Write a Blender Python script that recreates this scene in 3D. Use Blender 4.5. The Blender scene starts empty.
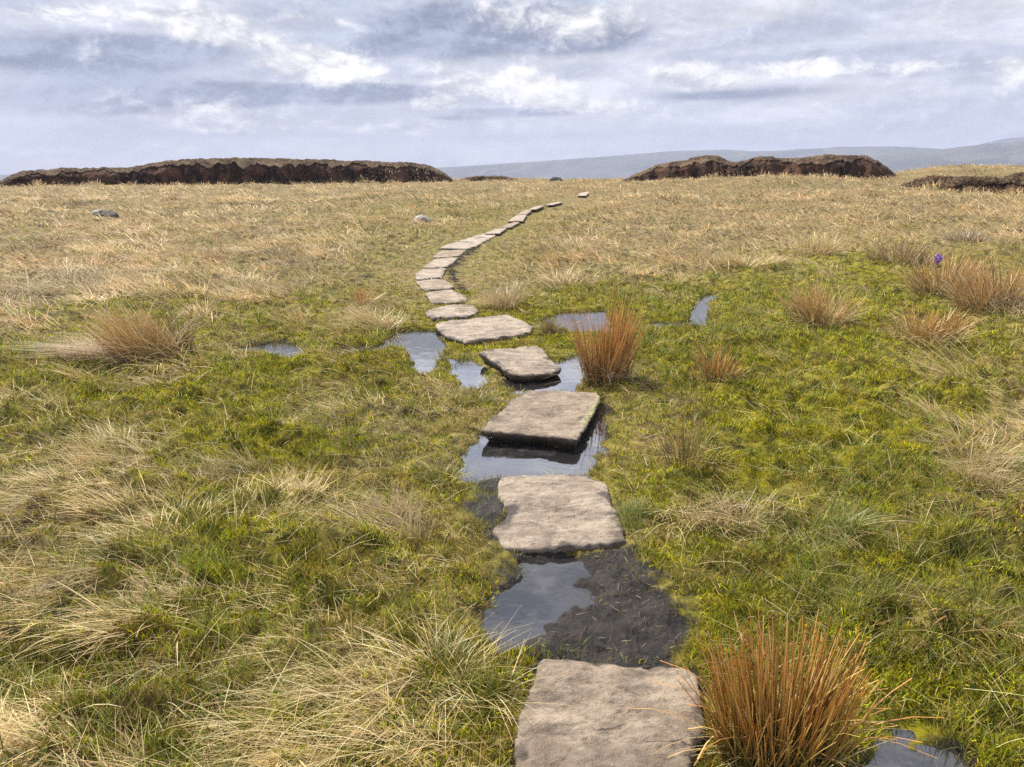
import bpy, math
import numpy as np
from mathutils import Vector

R = math.radians
rng = np.random.default_rng(7)
scene = bpy.context.scene

# ------------------------------------------------------------------ camera
W, H, F = 1024, 767, 769.0
EYE = 1.6
PITCH = math.atan((H / 2 - 168.0) / F)
CP, SP = math.cos(PITCH), math.sin(PITCH)
cam = bpy.data.cameras.new('camera')
cam.sensor_width = 36.0
cam.lens = F / W * 36.0
cam.clip_start = 0.05
cam.clip_end = 40000
cam_o = bpy.data.objects.new('camera', cam)
scene.collection.objects.link(cam_o)
cam_o.location = (0, 0, EYE)
cam_o.rotation_euler = (math.pi / 2 - PITCH, 0, 0)
scene.camera = cam_o

# ------------------------------------------------------------------ render / exposure
scene.view_settings.view_transform = 'Standard'
scene.view_settings.look = 'None'
scene.view_settings.gamma = 1.0
scene.view_settings.use_curve_mapping = False
scene.view_settings.exposure = 0.74
scene.render.engine = 'CYCLES'
scene.cycles.use_denoising = False
scene.cycles.max_bounces = 6
scene.cycles.diffuse_bounces = 3
scene.cycles.glossy_bounces = 2
scene.cycles.transmission_bounces = 3
scene.cycles.volume_bounces = 1

# ------------------------------------------------------------------ sun
SUN_AZ, SUN_EL = -38.0, 47.0          # left of straight ahead, high
sun = bpy.data.lights.new('sun', 'SUN')
sun.energy = 5.0
sun.angle = R(1.6)                    # thin cloud veils the disc a little
sun.color = (1.0, 0.93, 0.82)
sun_o = bpy.data.objects.new('sun', sun)
scene.collection.objects.link(sun_o)
sdir = Vector((math.sin(R(SUN_AZ)) * math.cos(R(SUN_EL)), math.cos(R(SUN_AZ)) * math.cos(R(SUN_EL)), math.sin(R(SUN_EL))))
sun_o.rotation_euler = sdir.to_track_quat('Z', 'Y').to_euler()
sun_o.location = sdir * 50

# ------------------------------------------------------------------ pixel helpers (where things stand on the moor)
def ray(px, py):
    u, v = (px - W / 2) / F, (H / 2 - py) / F
    return np.array([u, CP + v * SP, -SP + v * CP])
def unproj(px, py, z=0.0):
    d = ray(px, py)
    t = (z - EYE) / d[2]
    return np.array([d[0] * t, d[1] * t, z])
def project(x, y, z):
    dz = z - EYE
    depth = y * CP - dz * SP
    up = y * SP + dz * CP
    return W / 2 + F * x / depth, H / 2 - F * up / depth
def sky_angles(px, py):
    d = ray(px, py)
    return math.degrees(math.atan2(d[0], d[1])), math.degrees(math.atan2(d[2], math.hypot(d[0], d[1])))

# ------------------------------------------------------------------ world: Nishita sky with clouds placed by compass direction
world = bpy.data.worlds.new('World')
scene.world = world
world.use_nodes = True
world.cycles.sampling_method = 'MANUAL'
world.cycles.sample_map_resolution = 1024
nt = world.node_tree
nt.nodes.clear()

class NB:
    """little helper that writes node expressions"""
    def __init__(s, tree): s.t = tree
    def put(s, sock, val):
        if hasattr(val, 'is_linked') or isinstance(val, bpy.types.NodeSocket): s.t.links.new(val, sock)
        else:
            try: sock.default_value = val
            except (TypeError, ValueError): sock.default_value = (*val, 1.0)
    def n(s, kind, **kw):
        nd = s.t.nodes.new(kind)
        for k, v in kw.items(): setattr(nd, k, v)
        return nd
    def m(s, op, a, b=0.0, c=0.0, clamp=False):
        nd = s.n('ShaderNodeMath', operation=op, use_clamp=clamp)
        s.put(nd.inputs[0], a); s.put(nd.inputs[1], b); s.put(nd.inputs[2], c)
        return nd.outputs[0]
    def v(s, op, a, b=(0, 0, 0), c=(0, 0, 0)):
        nd = s.n('ShaderNodeVectorMath', operation=op)
        s.put(nd.inputs[0], a); s.put(nd.inputs[1], b)
        if op == 'MULTIPLY_ADD': s.put(nd.inputs[2], c)
        return nd.outputs['Value'] if op in ('DOT_PRODUCT', 'LENGTH', 'DISTANCE') else nd.outputs['Vector']
    def noise(s, vec, scale, detail=4, rough=0.55, dist=0.0):
        nd = s.n('ShaderNodeTexNoise')
        if vec is not None: s.put(nd.inputs['Vector'], vec)
        nd.inputs['Scale'].default_value = scale
        nd.inputs['Detail'].default_value = detail
        nd.inputs['Roughness'].default_value = rough
        nd.inputs['Distortion'].default_value = dist
        return nd.outputs['Fac']
    def ss(s, x, lo, hi):
        nd = s.n('ShaderNodeMapRange', interpolation_type='SMOOTHSTEP')
        s.put(nd.inputs['Value'], x); s.put(nd.inputs['From Min'], lo); s.put(nd.inputs['From Max'], hi)
        return nd.outputs['Result']
    def mix(s, f, a, b):
        nd = s.n('ShaderNodeMix', data_type='RGBA')
        s.put(nd.inputs['Factor'], f)
        ins = [i for i in nd.inputs if i.type == 'RGBA']
        s.put(ins[0], a); s.put(ins[1], b)
        return [o for o in nd.outputs if o.type == 'RGBA'][0]

b = NB(nt)
tc = b.n('ShaderNodeTexCoord')
sep = b.n('ShaderNodeSeparateXYZ'); nt.links.new(tc.outputs['Generated'], sep.inputs[0])
az = b.m('MULTIPLY', b.m('ARCTAN2', sep.outputs[0], sep.outputs[1]), 57.29578)
el = b.m('MULTIPLY', b.m('ARCSINE', sep.outputs[2]), 57.29578)
cmb = b.n('ShaderNodeCombineXYZ'); b.put(cmb.inputs[0], az); b.put(cmb.inputs[1], el)
AE = cmb.outputs[0]
# noise lives on the direction itself (no seam), squeezed vertically so that cloud reads as layers
dirv = b.v('MULTIPLY', tc.outputs['Generated'], (1.0, 1.0, 2.3))
dirv_up = b.v('ADD', dirv, (-0.016, 0.0, 0.040))
dirf = b.v('MULTIPLY', tc.outputs['Generated'], (1.0, 1.0, 1.75))
n_big = b.noise(dirv, 4.6, 10, 0.56, 0.35)
n_big_up = b.noise(dirv_up, 4.6, 10, 0.56, 0.35)
def puff(vec):
    """cauliflower heads: fractal cells warped by noise"""
    wn = b.n('ShaderNodeTexNoise'); b.put(wn.inputs['Vector'], vec); wn.inputs['Scale'].default_value = 16.0; wn.inputs['Detail'].default_value = 5
    w = b.v('MULTIPLY_ADD', wn.outputs['Color'], (.09, .09, .09), vec)
    vo = b.n('ShaderNodeTexVoronoi', feature='F1', normalize=True)
    b.put(vo.inputs['Vector'], w); vo.inputs['Scale'].default_value = 13.0; vo.inputs['Detail'].default_value = 3.0
    vo.inputs['Roughness'].default_value = .55; vo.inputs['Lacunarity'].default_value = 2.3
    return b.m('MULTIPLY_ADD', vo.outputs['Distance'], -1.5, 1.08)
n_fine = puff(dirf)
n_fine_up = puff(b.v('ADD', dirf, (-0.007, 0.0, 0.013)))
n_streak = b.noise(b.v('MULTIPLY', tc.outputs['Generated'], (1.0, 1.0, 7.0)), 5.0, 7, 0.5, 0.2)

def blobs(lst):
    acc = 0.0
    for (px, py, sx, sy, amp) in lst:
        a, e = sky_angles(px, py)
        ka, ke = F / (57.29578 * sx), F / (57.29578 * sy)
        d = b.v('MULTIPLY_ADD', AE, (ka, ke, 0), (-a * ka, -e * ke, 0))
        g = b.m('POWER', 0.3679, b.v('DOT_PRODUCT', d, d))
        acc = b.m('MULTIPLY_ADD', g, amp, acc)
    return acc
white = blobs([(200, 116, 44, 10, 1.1), (246, 126, 40, 7, .8), (325, 68, 48, 15, .95), (285, 60, 40, 10, .6), (432, 106, 22, 8, 1),
               (500, 84, 55, 15, 1.05), (545, 92, 36, 11, .9), (600, 108, 40, 8, .9), (690, 74, 26, 11, 1.0), (727, 83, 26, 9, 1.0),
               (783, 70, 22, 7, 1), (818, 66, 13, 8, 1), (560, 18, 60, 20, .7), (1012, 70, 20, 11, .9), (60, 152, 45, 5, .95),
               (165, 149, 22, 5, .9), (400, 127, 60, 6, .65), (225, 18, 60, 8, .5), (930, 66, 60, 6, .5), (15, 151, 25, 5, .9),
               (660, 26, 60, 14, .5), (240, 38, 40, 7, .7), (190, 22, 40, 8, .6), (100, 12, 60, 10, .5), (320, 20, 30, 6, .4)])
dark = blobs([(470, 30, 105, 24, 1.1), (600, 40, 60, 12, .5), (60, 58, 100, 20, .9), (230, 98, 130, 8, .8), (160, 45, 60, 10, .6), (90, 105, 90, 9, .7),
              (375, 92, 80, 7, .7), (520, 112, 60, 4, .6), (330, 136, 150, 5, .5), (705, 96, 50, 5, .5), (455, 118, 40, 3, .5), (300, 88, 90, 6, .5),
              (880, 48, 120, 7, .35), (780, 92, 70, 6, .35), (360, 52, 40, 8, .5)])
gap = blobs([(40, 164, 130, 9, 1), (15, 135, 70, 12, .45), (576, 0, 24, 5, 3.5), (640, 122, 150, 18, .55), (340, 150, 140, 9, .5), (1000, 110, 120, 20, .15)])

sky = b.n('ShaderNodeTexSky', sky_type='NISHITA', sun_disc=False)
sky.sun_elevation = R(SUN_EL)
sky.sun_rotation = R(SUN_AZ)
sky.altitude = 600
sky.air_density = 1.0
sky.dust_density = 2.0
K = 10.0 / 1.42                               # clouds are written in units of the background strength 0.1
# a thin lilac-grey veil covers nearly the whole sky, thicker cloud on it
veil_t = b.m('ADD', b.m('MULTIPLY_ADD', n_big, 1.3, -0.10), b.m('MULTIPLY', n_streak, 0.35))
veil_t = b.m('SUBTRACT', veil_t, b.m('MULTIPLY', gap, 0.45))
veil = b.ss(veil_t, 0.12, 0.80)
veil_col = b.mix(b.ss(b.m('MULTIPLY_ADD', n_streak, .6, b.m('MULTIPLY', n_big, .4)), 0.38, 0.62), (.41 * K, .455 * K, .585 * K), (.74 * K, .755 * K, .82 * K))
c1 = b.mix(veil, b.mix(0.72, sky.outputs[0], (.60 * K, .66 * K, .80 * K)), veil_col)
relief = b.m('ADD', b.m('MULTIPLY', b.m('SUBTRACT', n_big, n_big_up), 4.5), b.m('MULTIPLY', b.m('SUBTRACT', n_fine, n_fine_up), 2.6))
# shaded undersides and grey decks
dk_t = b.m('ADD', b.m('MULTIPLY', dark, 1.05), b.m('MULTIPLY_ADD', n_big, 1.5, -0.86))
dk = b.ss(b.m('MULTIPLY_ADD', n_fine, 0.12, dk_t), 0.10, 0.60)
c2 = b.mix(b.m('MULTIPLY', dk, 0.92), c1, b.mix(b.ss(relief, -.5, .6), (.19 * K, .235 * K, .36 * K), (.34 * K, .385 * K, .51 * K)))
# sunlit heads: dense where the patch and the noise agree, brighter towards the sun side of each puff
wt = b.m('ADD', b.m('MULTIPLY', white, 0.92), b.m('MULTIPLY_ADD', n_fine, 1.30, -0.96))
wa = b.ss(wt, 0.0, 0.50)
lit = b.ss(b.m('MULTIPLY_ADD', wt, .25, relief), -0.55, 0.75)
wcol = b.mix(lit, (.56 * K, .58 * K, .66 * K), (.97 * K, .945 * K, .915 * K))
c3 = b.mix(b.m('MULTIPLY', wa, 0.92), c2, wcol)
bg = b.n('ShaderNodeBackground'); bg.inputs['Strength'].default_value = 0.1
relf = b.m('MULTIPLY_ADD', b.ss(relief, -0.9, 0.9), 0.32, 0.84)
relf = b.m('MULTIPLY', relf, b.m('MULTIPLY_ADD', b.m('SUBTRACT', b.ss(el, 12.6, 15.0), b.m('MULTIPLY', b.ss(el, 19.0, 29.0), .95)), 1.5, 1.0))   # added bright band just above the view, to whiten pool reflections
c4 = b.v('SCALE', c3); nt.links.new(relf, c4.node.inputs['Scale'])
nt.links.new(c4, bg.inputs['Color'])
wo = b.n('ShaderNodeOutputWorld'); nt.links.new(bg.outputs[0], wo.inputs[0])

# ------------------------------------------------------------------ numpy noise
def _h(ix, iy, seed):
    n = (ix.astype(np.int64) * 374761393 + iy.astype(np.int64) * 668265263 + seed * 974634541) & 0xffffffff
    n = ((n ^ (n >> 13)) * 1274126177) & 0xffffffff
    n = (n ^ (n >> 16)) & 0xffffffff
    return n.astype(np.float64) / 4294967295.0
def vnoise(x, y, seed=0):
    ix, iy = np.floor(x), np.floor(y)
    fx, fy = x - ix, y - iy
    ux, uy = fx * fx * fx * (fx * (fx * 6 - 15) + 10), fy * fy * fy * (fy * (fy * 6 - 15) + 10)
    def g(ox, oy):
        a = _h(ix + ox, iy + oy, seed) * 2 * math.pi
        return np.cos(a) * (fx - ox) + np.sin(a) * (fy - oy)
    n0 = g(0, 0) * (1 - ux) + g(1, 0) * ux
    n1 = g(0, 1) * (1 - ux) + g(1, 1) * ux
    return (n0 * (1 - uy) + n1 * uy) * 1.5
def fbm(x, y, seed=0, oct=4, gain=0.5):
    s, a, f = 0, 1.0, 1.0
    for o in range(oct):
        s = s + a * vnoise(x * f + o * 17.3, y * f - o * 9.1, seed + o)
        a *= gain; f *= 2.03
    return s
def sstep(x, lo, hi):
    t = np.clip((x - lo) / (hi - lo), 0, 1)
    return t * t * (3 - 2 * t)
def inside(x, y, poly):
    c = np.zeros(x.shape, bool)
    n = len(poly)
    for i in range(n):
        x0, y0 = poly[i]; x1, y1 = poly[(i + 1) % n]
        if y0 == y1: continue
        k = ((y0 > y) != (y1 > y)) & (x < (x1 - x0) * (y - y0) / (y1 - y0) + x0)
        c ^= k
    return c
def polydist(x, y, poly):
    """signed distance to a polygon, negative inside"""
    d = np.full(x.shape, 1e9)
    n = len(poly)
    for i in range(n):
        a = poly[i]; e = poly[(i + 1) % n] - a
        t = np.clip(((x - a[0]) * e[0] + (y - a[1]) * e[1]) / (e @ e + 1e-12), 0, 1)
        d = np.minimum(d, np.hypot(x - a[0] - t * e[0], y - a[1] - t * e[1]))
    return np.where(inside(x, y, poly), -d, d)

# ------------------------------------------------------------------ where the flagstones and pools lie
SLABS = [  # outline of the top (photo pixels), height of the top, thickness, colour shift, label
    ([(540, 655), (572, 654), (602, 658), (630, 662), (664, 664), (694, 668), (701, 700), (699, 735), (690, 765), (684, 800), (678, 836), (600, 842), (520, 838), (502, 822), (507, 790), (512, 767), (518, 748), (521, 728), (524, 708), (532, 680)], .022, .09,
     'broad rough flagstone in the foreground beside the orange rush clump'),
    ([(503, 475), (545, 474), (587, 473), (606, 482), (611, 494), (616, 507), (622, 525), (627, 540), (619, 543), (598, 545), (575, 546), (540, 548), (506, 546), (498, 538), (492, 528), (503, 520), (511, 510), (505, 502), (497, 494), (499, 484)], .012, .08,
     'mud-edged flagstone between the dark puddle and the wide pool'),
    ([(525, 389), (560, 389), (597, 390), (600, 396), (597, 405), (588, 422), (577, 439), (556, 437), (537, 434), (508, 433), (480, 431), (486, 424), (494, 417), (508, 402)], .052, .09,
     'squared flagstone standing proud of the pool, pale yellow tint along its right edge'),
    ([(478, 354), (505, 349), (536, 347), (543, 350), (547, 355), (553, 360), (561, 366), (552, 370), (539, 372), (524, 373), (509, 372), (497, 364), (486, 358)], .052, .10,
     'tilted flagstone with a thick dark front edge, left of the russet rush clump'),
    ([(435, 323), (470, 318), (509, 314), (521, 320), (533, 326), (530, 331), (522, 334), (495, 337), (466, 341), (453, 337), (443, 333), (438, 328)], .03, .07,
     'wide pinkish flagstone crossing the strip of bog water'),
    ([(424.7, 311.4), (436, 307), (453, 304.7), (473, 304), (478.6, 309.6), (473, 314), (467.6, 316), (450, 317), (433, 317.5)], .025, .06, 'rounded pale flagstone just beyond the wide pinkish one'),
    ([(425.6, 292.3), (440, 290), (451, 289), (460, 293), (468.6, 297.7), (464, 301), (447, 302), (431, 301.6)], .025, .06, 'path flagstone lying between the rounded one and the peaty bend'),
    ([(415.6, 280.6), (430, 279), (442, 278.4), (449, 282), (454.9, 285.9), (451, 287.9), (437, 289), (423.8, 289.5)], .025, .06, 'flagstone on the bend with bare black peat along its right side'),
    ([(414.7, 273), (422, 268.9), (434, 268.2), (446.6, 268), (444, 272), (442, 276.8), (429, 278), (416.5, 278.8)], .025, .06, 'leftmost flagstone at the elbow of the path'),
    ([(426.5, 264), (434.8, 258.7), (446, 257.5), (458.5, 256.9), (453, 262.6), (446, 266.8), (434, 267.2), (423, 267)], .025, .06, 'flagstone just past the elbow, angled to the right'),
    ([(434.8, 254.2), (442, 250.3), (455, 249.6), (467.6, 249.3), (460, 254.8), (456, 256.2), (444, 256.9), (433, 257.3)], .025, .06, 'short flagstone in front of the dark joint across the path'),
    ([(438.4, 247.5), (447, 244.2), (455, 242.2), (483, 242.0), (478.6, 244.8), (467.6, 248.4), (452, 248.2)], .03, .06, 'long light flagstone just behind the dark joint'),
    ([(456, 241.6), (463, 239.2), (470, 237.7), (491, 237.9), (484, 241.6)], .03, .06, 'narrow light flagstone at the middle of the path rise'),
    ([(471, 237.2), (477, 234.9), (483, 233.6), (498, 233.8), (492, 237.4)], .03, .06, 'flagstone where the path narrows towards the right'),
    ([(485, 233.1), (491, 230.6), (496.9, 228.4), (507, 227.9), (499.5, 233.2)], .07, .06, 'slim flagstone beyond the narrowing of the path'),
    ([(499, 227.5), (506, 224.5), (515, 221.6), (520, 222), (511, 227.2)], .07, .06, 'slim flagstone in the kink of the far path'),
    ([(507.8, 220.9), (512, 217.8), (517, 214.9), (527, 214.5), (523, 220.8)], .08, .07, 'pale wide flagstone beyond the kink of the far path'),
    ([(518, 214.2), (522, 211.4), (526, 209.4), (532, 209.9), (527, 214.1)], .08, .07, 'small flagstone near the top end of the unbroken path'),
    ([(528.5, 209.2), (533, 207.2), (538, 205.8), (545, 205.4), (536, 209.2)], .09, .07, 'thin flagstone that ends the unbroken path'),
    ([(545, 204.9), (551, 203.2), (558, 201.8), (563, 202), (553, 204.6)], .09, .07, 'faint sliver of flagstone half sunk in far grass'),
    ([(577.5, 195.4), (580, 193.0), (588, 191.4), (589, 192.6), (586, 195.6)], .16, .10, 'lone pale flagstone far along the moor, apart from the path'),
]
SP_W = []
for pts, z, th, lab in SLABS:
    SP_W.append(np.array([unproj(px, py, z)[:2] for px, py in pts]))
PATH = np.array([p.mean(0) for p in SP_W])
def pathdist(x, y):
    d = np.full(np.shape(x), 1e9)
    for i in range(len(PATH) - 1):
        a, e = PATH[i], PATH[i + 1] - PATH[i]
        t = np.clip(((x - a[0]) * e[0] + (y - a[1]) * e[1]) / (e @ e), 0, 1)
        d = np.minimum(d, np.hypot(x - a[0] - t * e[0], y - a[1] - t * e[1]))
    return d

WATER_Z = -0.032
POOLS = [  # pixel outline on the water level, softness of the bank in metres
    ([(496, 618), (512, 588), (536, 565), (564, 562), (584, 574), (584, 592), (562, 612), (540, 632), (516, 650), (500, 646)], .05),
    ([(463, 482), (470, 458), (484, 436), (520, 440), (570, 452), (598, 400), (606, 412), (602, 436), (592, 460), (574, 476), (500, 477)], .06),
    ([(448, 360), (470, 362), (486, 372), (476, 388), (464, 388)], .06),
    ([(506, 376), (546, 378), (562, 362), (582, 354), (586, 374), (572, 392), (516, 392)], .06),
    ([(380, 342), (402, 331), (436, 332), (444, 344), (436, 366), (422, 376), (410, 352)], .06),
    ([(215, 351), (250, 346), (285, 341), (303, 350), (292, 360), (262, 352)], .05),
    ([(325, 354), (350, 347), (384, 345), (386, 350), (350, 357)], .04),
    ([(540, 322), (562, 313), (606, 311), (610, 334), (578, 334)], .06),
    ([(636, 325.5), (652, 321.5), (668, 323), (704, 320.5), (708, 327), (684, 326), (664, 329.5)], .05),
    ([(688, 321), (697, 306), (703, 296), (715, 293.5), (709, 303), (706, 321)], .05),
    ([(862, 770), (880, 744), (910, 738), (946, 752), (965, 775), (930, 800), (870, 800)], .05),
]
PW = [(np.array([unproj(px, py, WATER_Z)[:2] for px, py in pts]), s) for pts, s in POOLS]
MUDS = [  # bare wet peat
    [(490, 580), (520, 548), (620, 548), (656, 575), (690, 612), (694, 650), (690, 690), (610, 690), (520, 690), (500, 660), (484, 620)],
    [(474, 500), (480, 482), (502, 480), (506, 520), (496, 545), (482, 530)],
    [(461, 255), (472, 249.5), (481, 246.5), (468, 257), (454, 269), (459, 283), (470, 296), (466, 298), (453, 284), (447.5, 271)],
    [(855, 775), (880, 740), (940, 738), (968, 770), (940, 810), (870, 810)],
]
MW = [np.array([unproj(px, py, -0.02)[:2] for px, py in pts]) for pts in MUDS]

def pool_sd(x, y):
    d = np.full(x.shape, 1e9)
    m = (y < 12) & (y > 0.5)
    if m.any():
        xx, yy = x[m], y[m]
        dd = np.full(xx.shape, 1e9)
        for poly, s in PW: dd = np.minimum(dd, polydist(xx, yy, poly))
        d[m] = dd
    return d
def mud_sd(x, y):
    d = np.full(x.shape, 1e9)
    m = (y < 22) & (y > 0.5)
    if m.any():
        xx, yy = x[m], y[m]
        dd = np.full(xx.shape, 1e9)
        for poly in MW: dd = np.minimum(dd, polydist(xx, yy, poly))
        d[m] = dd
    return d

# ------------------------------------------------------------------ vegetation map (read at the photo's ground positions)
CX = np.arange(9) * 128.0
CY = np.array([176, 200, 220, 240, 262, 285, 310, 340, 370, 400, 440, 480, 520, 570, 620, 660, 720, 790.])
VEG = """
s s s s s s s s s
s s s o o s s s s
s s s o o s s s s
s s s o o s s o s
s s s o o s x m x
s s o o o x g g x
s x x o m g g m x
x g x g m g g m x
g x m m o g m m x
x m m o o o m m s
x x m o o x m m s
x x m x g x m g x
s x x s b x x g x
x x m x b g g g m
s x x x b g g x x
m r x s b b g x g
x r x s b b g m g
s x s s b b g g m
""".split()
VEG = np.array(VEG).reshape(len(CY), 9)
KIND = {  # straw, green grass, moss, reddening
    's': (1.0, .06, .06, 0), 'o': (.66, .26, .25, 0), 'x': (.50, .26, .50, 0), 'm': (.06, .18, 1.0, 0), 'g': (.10, .85, .55, 0),
    'b': (.22, .55, .55, .2), 'r': (.22, .15, .75, .8)}
VG = np.array([[KIND[c] for c in row] for row in VEG])
def vegmap(x, y):
    yy = np.maximum(y, 1.2)
    px, py = project(x, yy, np.zeros_like(x))
    jit = fbm(x / .55, y / .55, 31, 3)
    jit2 = fbm(x / .55 + 40, y / .55, 37, 3)
    px = px + jit * 46; py = py + jit2 * 0.10 * np.maximum(py - 168, 4)
    gx = np.clip(px / 128.0, 0, 7.999)
    gy = np.clip(np.interp(py, CY, np.arange(len(CY))), 0, len(CY) - 1.001)
    ix, iy = gx.astype(int), gy.astype(int)
    fx, fy = sstep(gx - ix, 0, 1), sstep(gy - iy, 0, 1)
    out = (VG[iy, ix] * ((1 - fx) * (1 - fy))[..., None] + VG[iy, ix + 1] * (fx * (1 - fy))[..., None]
           + VG[iy + 1, ix] * ((1 - fx) * fy)[..., None] + VG[iy + 1, ix + 1] * (fx * fy)[..., None])
    return out

# ------------------------------------------------------------------ terrain height
def terrain(x, y, detail=True):
    x = np.asarray(x, float); y = np.asarray(y, float)
    r = np.hypot(x, y)
    t = 799 * x / np.maximum(np.abs(y), 1.0) + 512          # bearing, as a photo column
    fwd = sstep(y, 5, 30)
    z = fwd * 0.95 * np.exp(-((t - 775) / 130) ** 2) * np.exp(-((r - 74) / 19) ** 2)
    z = z + fwd * 1.75 * sstep(t, 830, 960) * sstep(r, 48, 105)
    z = z + fwd * 0.15 * fbm(x / 22, y / 22, 3, 3) * sstep(r, 12, 50)
    edge = 118 + 10 * fbm(x / 40, y / 40, 9, 2)
    over = np.maximum(r - edge, 0)
    z = z - np.minimum(over ** 2 * 0.0006 + over * 0.03, 30 + over * 0.014)
    z = np.maximum(z, -75)
    if not detail: return z
    pd = pathdist(x, y)
    ps = pool_sd(x, y)
    ms = mud_sd(x, y)
    calm = (.12 + .25 * (1 - sstep(r, 5, 9)) + .63 * sstep(pd, .40, 1.3)) * (1 - sstep(r, 150, 260))
    calm_pool = 0.15 + 0.85 * sstep(np.minimum(ps, ms + .1), .0, .55)
    n1 = fbm(x / .95, y / .95, 11, 4, .5)
    n2 = np.abs(vnoise(x / .36, y / .36, 21) + .35 * vnoise(x / .15, y / .15, 22)) * 2.6 - .7
    n5 = np.abs(vnoise(x / .13, y / .13, 23)) * 2.4 - .5
    far = sstep(r, 9, 30)
    z = z + calm * calm_pool * ((.055 + .085 * far) * n1 + (.042 + .02 * far) * n2 + .018 * n5 * (1 - far) + .02)
    z = z + calm * far * (.09 + .10 * sstep(r, 35, 55)) * fbm(x / 3.1, y / 3.1, 71, 3)
    z = z + .010 * fbm(x / .12, y / .12, 41, 3) * (1 - sstep(r, 15, 30))
    z = z - .014 * (1 - sstep(pd, .30, .75)) * (1 - sstep(r, 9, 16))      # worn line of the path
    z = np.where((r < 14) & (ps > .08), np.maximum(z, WATER_Z + .012 + .3 * np.minimum(z - WATER_Z, 0)), z)
    z = np.where((r < 14) & (ps > .14), np.maximum(z, WATER_Z + .004), z)
    # pools and mud hollows
    nz = fbm(x / .16, y / .16, 51, 3) * .06
    bowl = 1 - sstep(ps + nz, -.10, .10)
    z = z * (1 - .85 * bowl) + bowl * (-.105 + .02 * nz / .06)
    mud = (1 - sstep(ms + nz, -.06, .14)) * (1 - bowl)
    z = z * (1 - .6 * mud) + mud * (-.008 + .014 * fbm(x / .13, y / .13, 61, 3, .55) + .010 * np.abs(fbm(x / .035, y / .035, 63, 3)))
    for (pts, zt, th, lab), p in zip(SLABS, SP_W):
        c = p.mean(0); rr_ = np.hypot(*(p - c).T).max() + .12
        k = (np.abs(x - c[0]) < rr_) & (np.abs(y - c[1]) < rr_)
        if k.any():
            sd = polydist(x[k], y[k], p)
            w_ = 1 - sstep(sd, .0, .10)
            z[k] = z[k] * (1 - w_) + np.minimum(z[k], zt - .022) * w_
    return z

# ------------------------------------------------------------------ mesh helpers
def link(o):
    scene.collection.objects.link(o); return o
def mesh_np(name, verts, faces, mat=None, parent=None, smooth=True, cols=None, attrs=None):
    """faces: list of int arrays, each (n, k)"""
    me = bpy.data.meshes.new(name)
    verts = np.asarray(verts, np.float32)
    me.vertices.add(len(verts)); me.vertices.foreach_set('co', verts.ravel())
    if not isinstance(faces, list): faces = [faces]
    faces = [np.asarray(f, np.int32) for f in faces if len(f)]
    flat = np.concatenate([f.ravel() for f in faces])
    tot = np.concatenate([np.full(len(f), f.shape[1], np.int32) for f in faces])
    st = np.concatenate([[0], np.cumsum(tot)[:-1]]).astype(np.int32)
    me.loops.add(len(flat)); me.loops.foreach_set('vertex_index', flat)
    me.polygons.add(len(tot)); me.polygons.foreach_set('loop_start', st); me.polygons.foreach_set('loop_total', tot)
    me.polygons.foreach_set('use_smooth', np.full(len(tot), smooth))
    me.update(calc_edges=True)
    if cols is not None:
        a = me.color_attributes.new('col', 'FLOAT_COLOR', 'POINT')
        c4 = np.ones((len(verts), 4), np.float32); c4[:, :3] = cols
        a.data.foreach_set('color', c4.ravel())
    for k, v in (attrs or {}).items():
        a = me.attributes.new(k, 'FLOAT', 'POINT'); a.data.foreach_set('value', np.asarray(v, np.float32))
    o = bpy.data.objects.new(name, me)
    if mat: me.materials.append(mat)
    if parent: o.parent = parent
    return link(o)
def tag(o, label=None, cat=None, group=None, kind=None):
    if label: o['label'] = label
    if cat: o['category'] = cat
    if group: o['group'] = group
    if kind: o['kind'] = kind
    return o
def empty(name, loc):
    o = bpy.data.objects.new(name, None); o.location = loc; o.empty_display_size = .2
    return link(o)
def grid_faces(nr, nc, wrap=False):
    i = np.arange(nr - 1)[:, None]; j = np.arange(nc if wrap else nc - 1)[None, :]
    j2 = (j + 1) % nc
    a = i * nc + j; bb = i * nc + j2; c = (i + 1) * nc + j2; d = (i + 1) * nc + j
    return np.stack([a, bb, c, d], -1).reshape(-1, 4)

# ------------------------------------------------------------------ materials
def new_mat(name):
    m = bpy.data.materials.new(name); m.use_nodes = True
    m.node_tree.nodes.clear()
    q = NB(m.node_tree)
    out = q.n('ShaderNodeOutputMaterial')
    return m, q, out
def principled(q, out, col, rough=.8, spec=.3, normal=None):
    p = q.n('ShaderNodeBsdfPrincipled')
    q.put(p.inputs['Base Color'], col); q.put(p.inputs['Roughness'], rough); q.put(p.inputs['Specular IOR Level'], spec)
    if normal is not None: q.put(p.inputs['Normal'], normal)
    q.t.links.new(p.outputs[0], out.inputs[0])
    return p
def bump(q, h, strength=.5, dist=.02):
    bn = q.n('ShaderNodeBump'); bn.inputs['Strength'].default_value = strength; bn.inputs['Distance'].default_value = dist
    q.put(bn.inputs['Height'], h)
    return bn.outputs[0]
def blade_mat(name, trans=.3, spec=.25, rough=.6):
    m, q, out = new_mat(name)
    at = q.n('ShaderNodeAttribute', attribute_name='col')
    p = q.n('ShaderNodeBsdfPrincipled')
    q.put(p.inputs['Base Color'], at.outputs['Color']); p.inputs['Roughness'].default_value = rough
    p.inputs['Specular IOR Level'].default_value = spec
    tr = q.n('ShaderNodeBsdfTranslucent'); q.put(tr.inputs['Color'], at.outputs['Color'])
    mx = q.n('ShaderNodeMixShader'); mx.inputs[0].default_value = trans
    q.t.links.new(p.outputs[0], mx.inputs[1]); q.t.links.new(tr.outputs[0], mx.inputs[2])
    q.t.links.new(mx.outputs[0], out.inputs[0])
    return m
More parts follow.
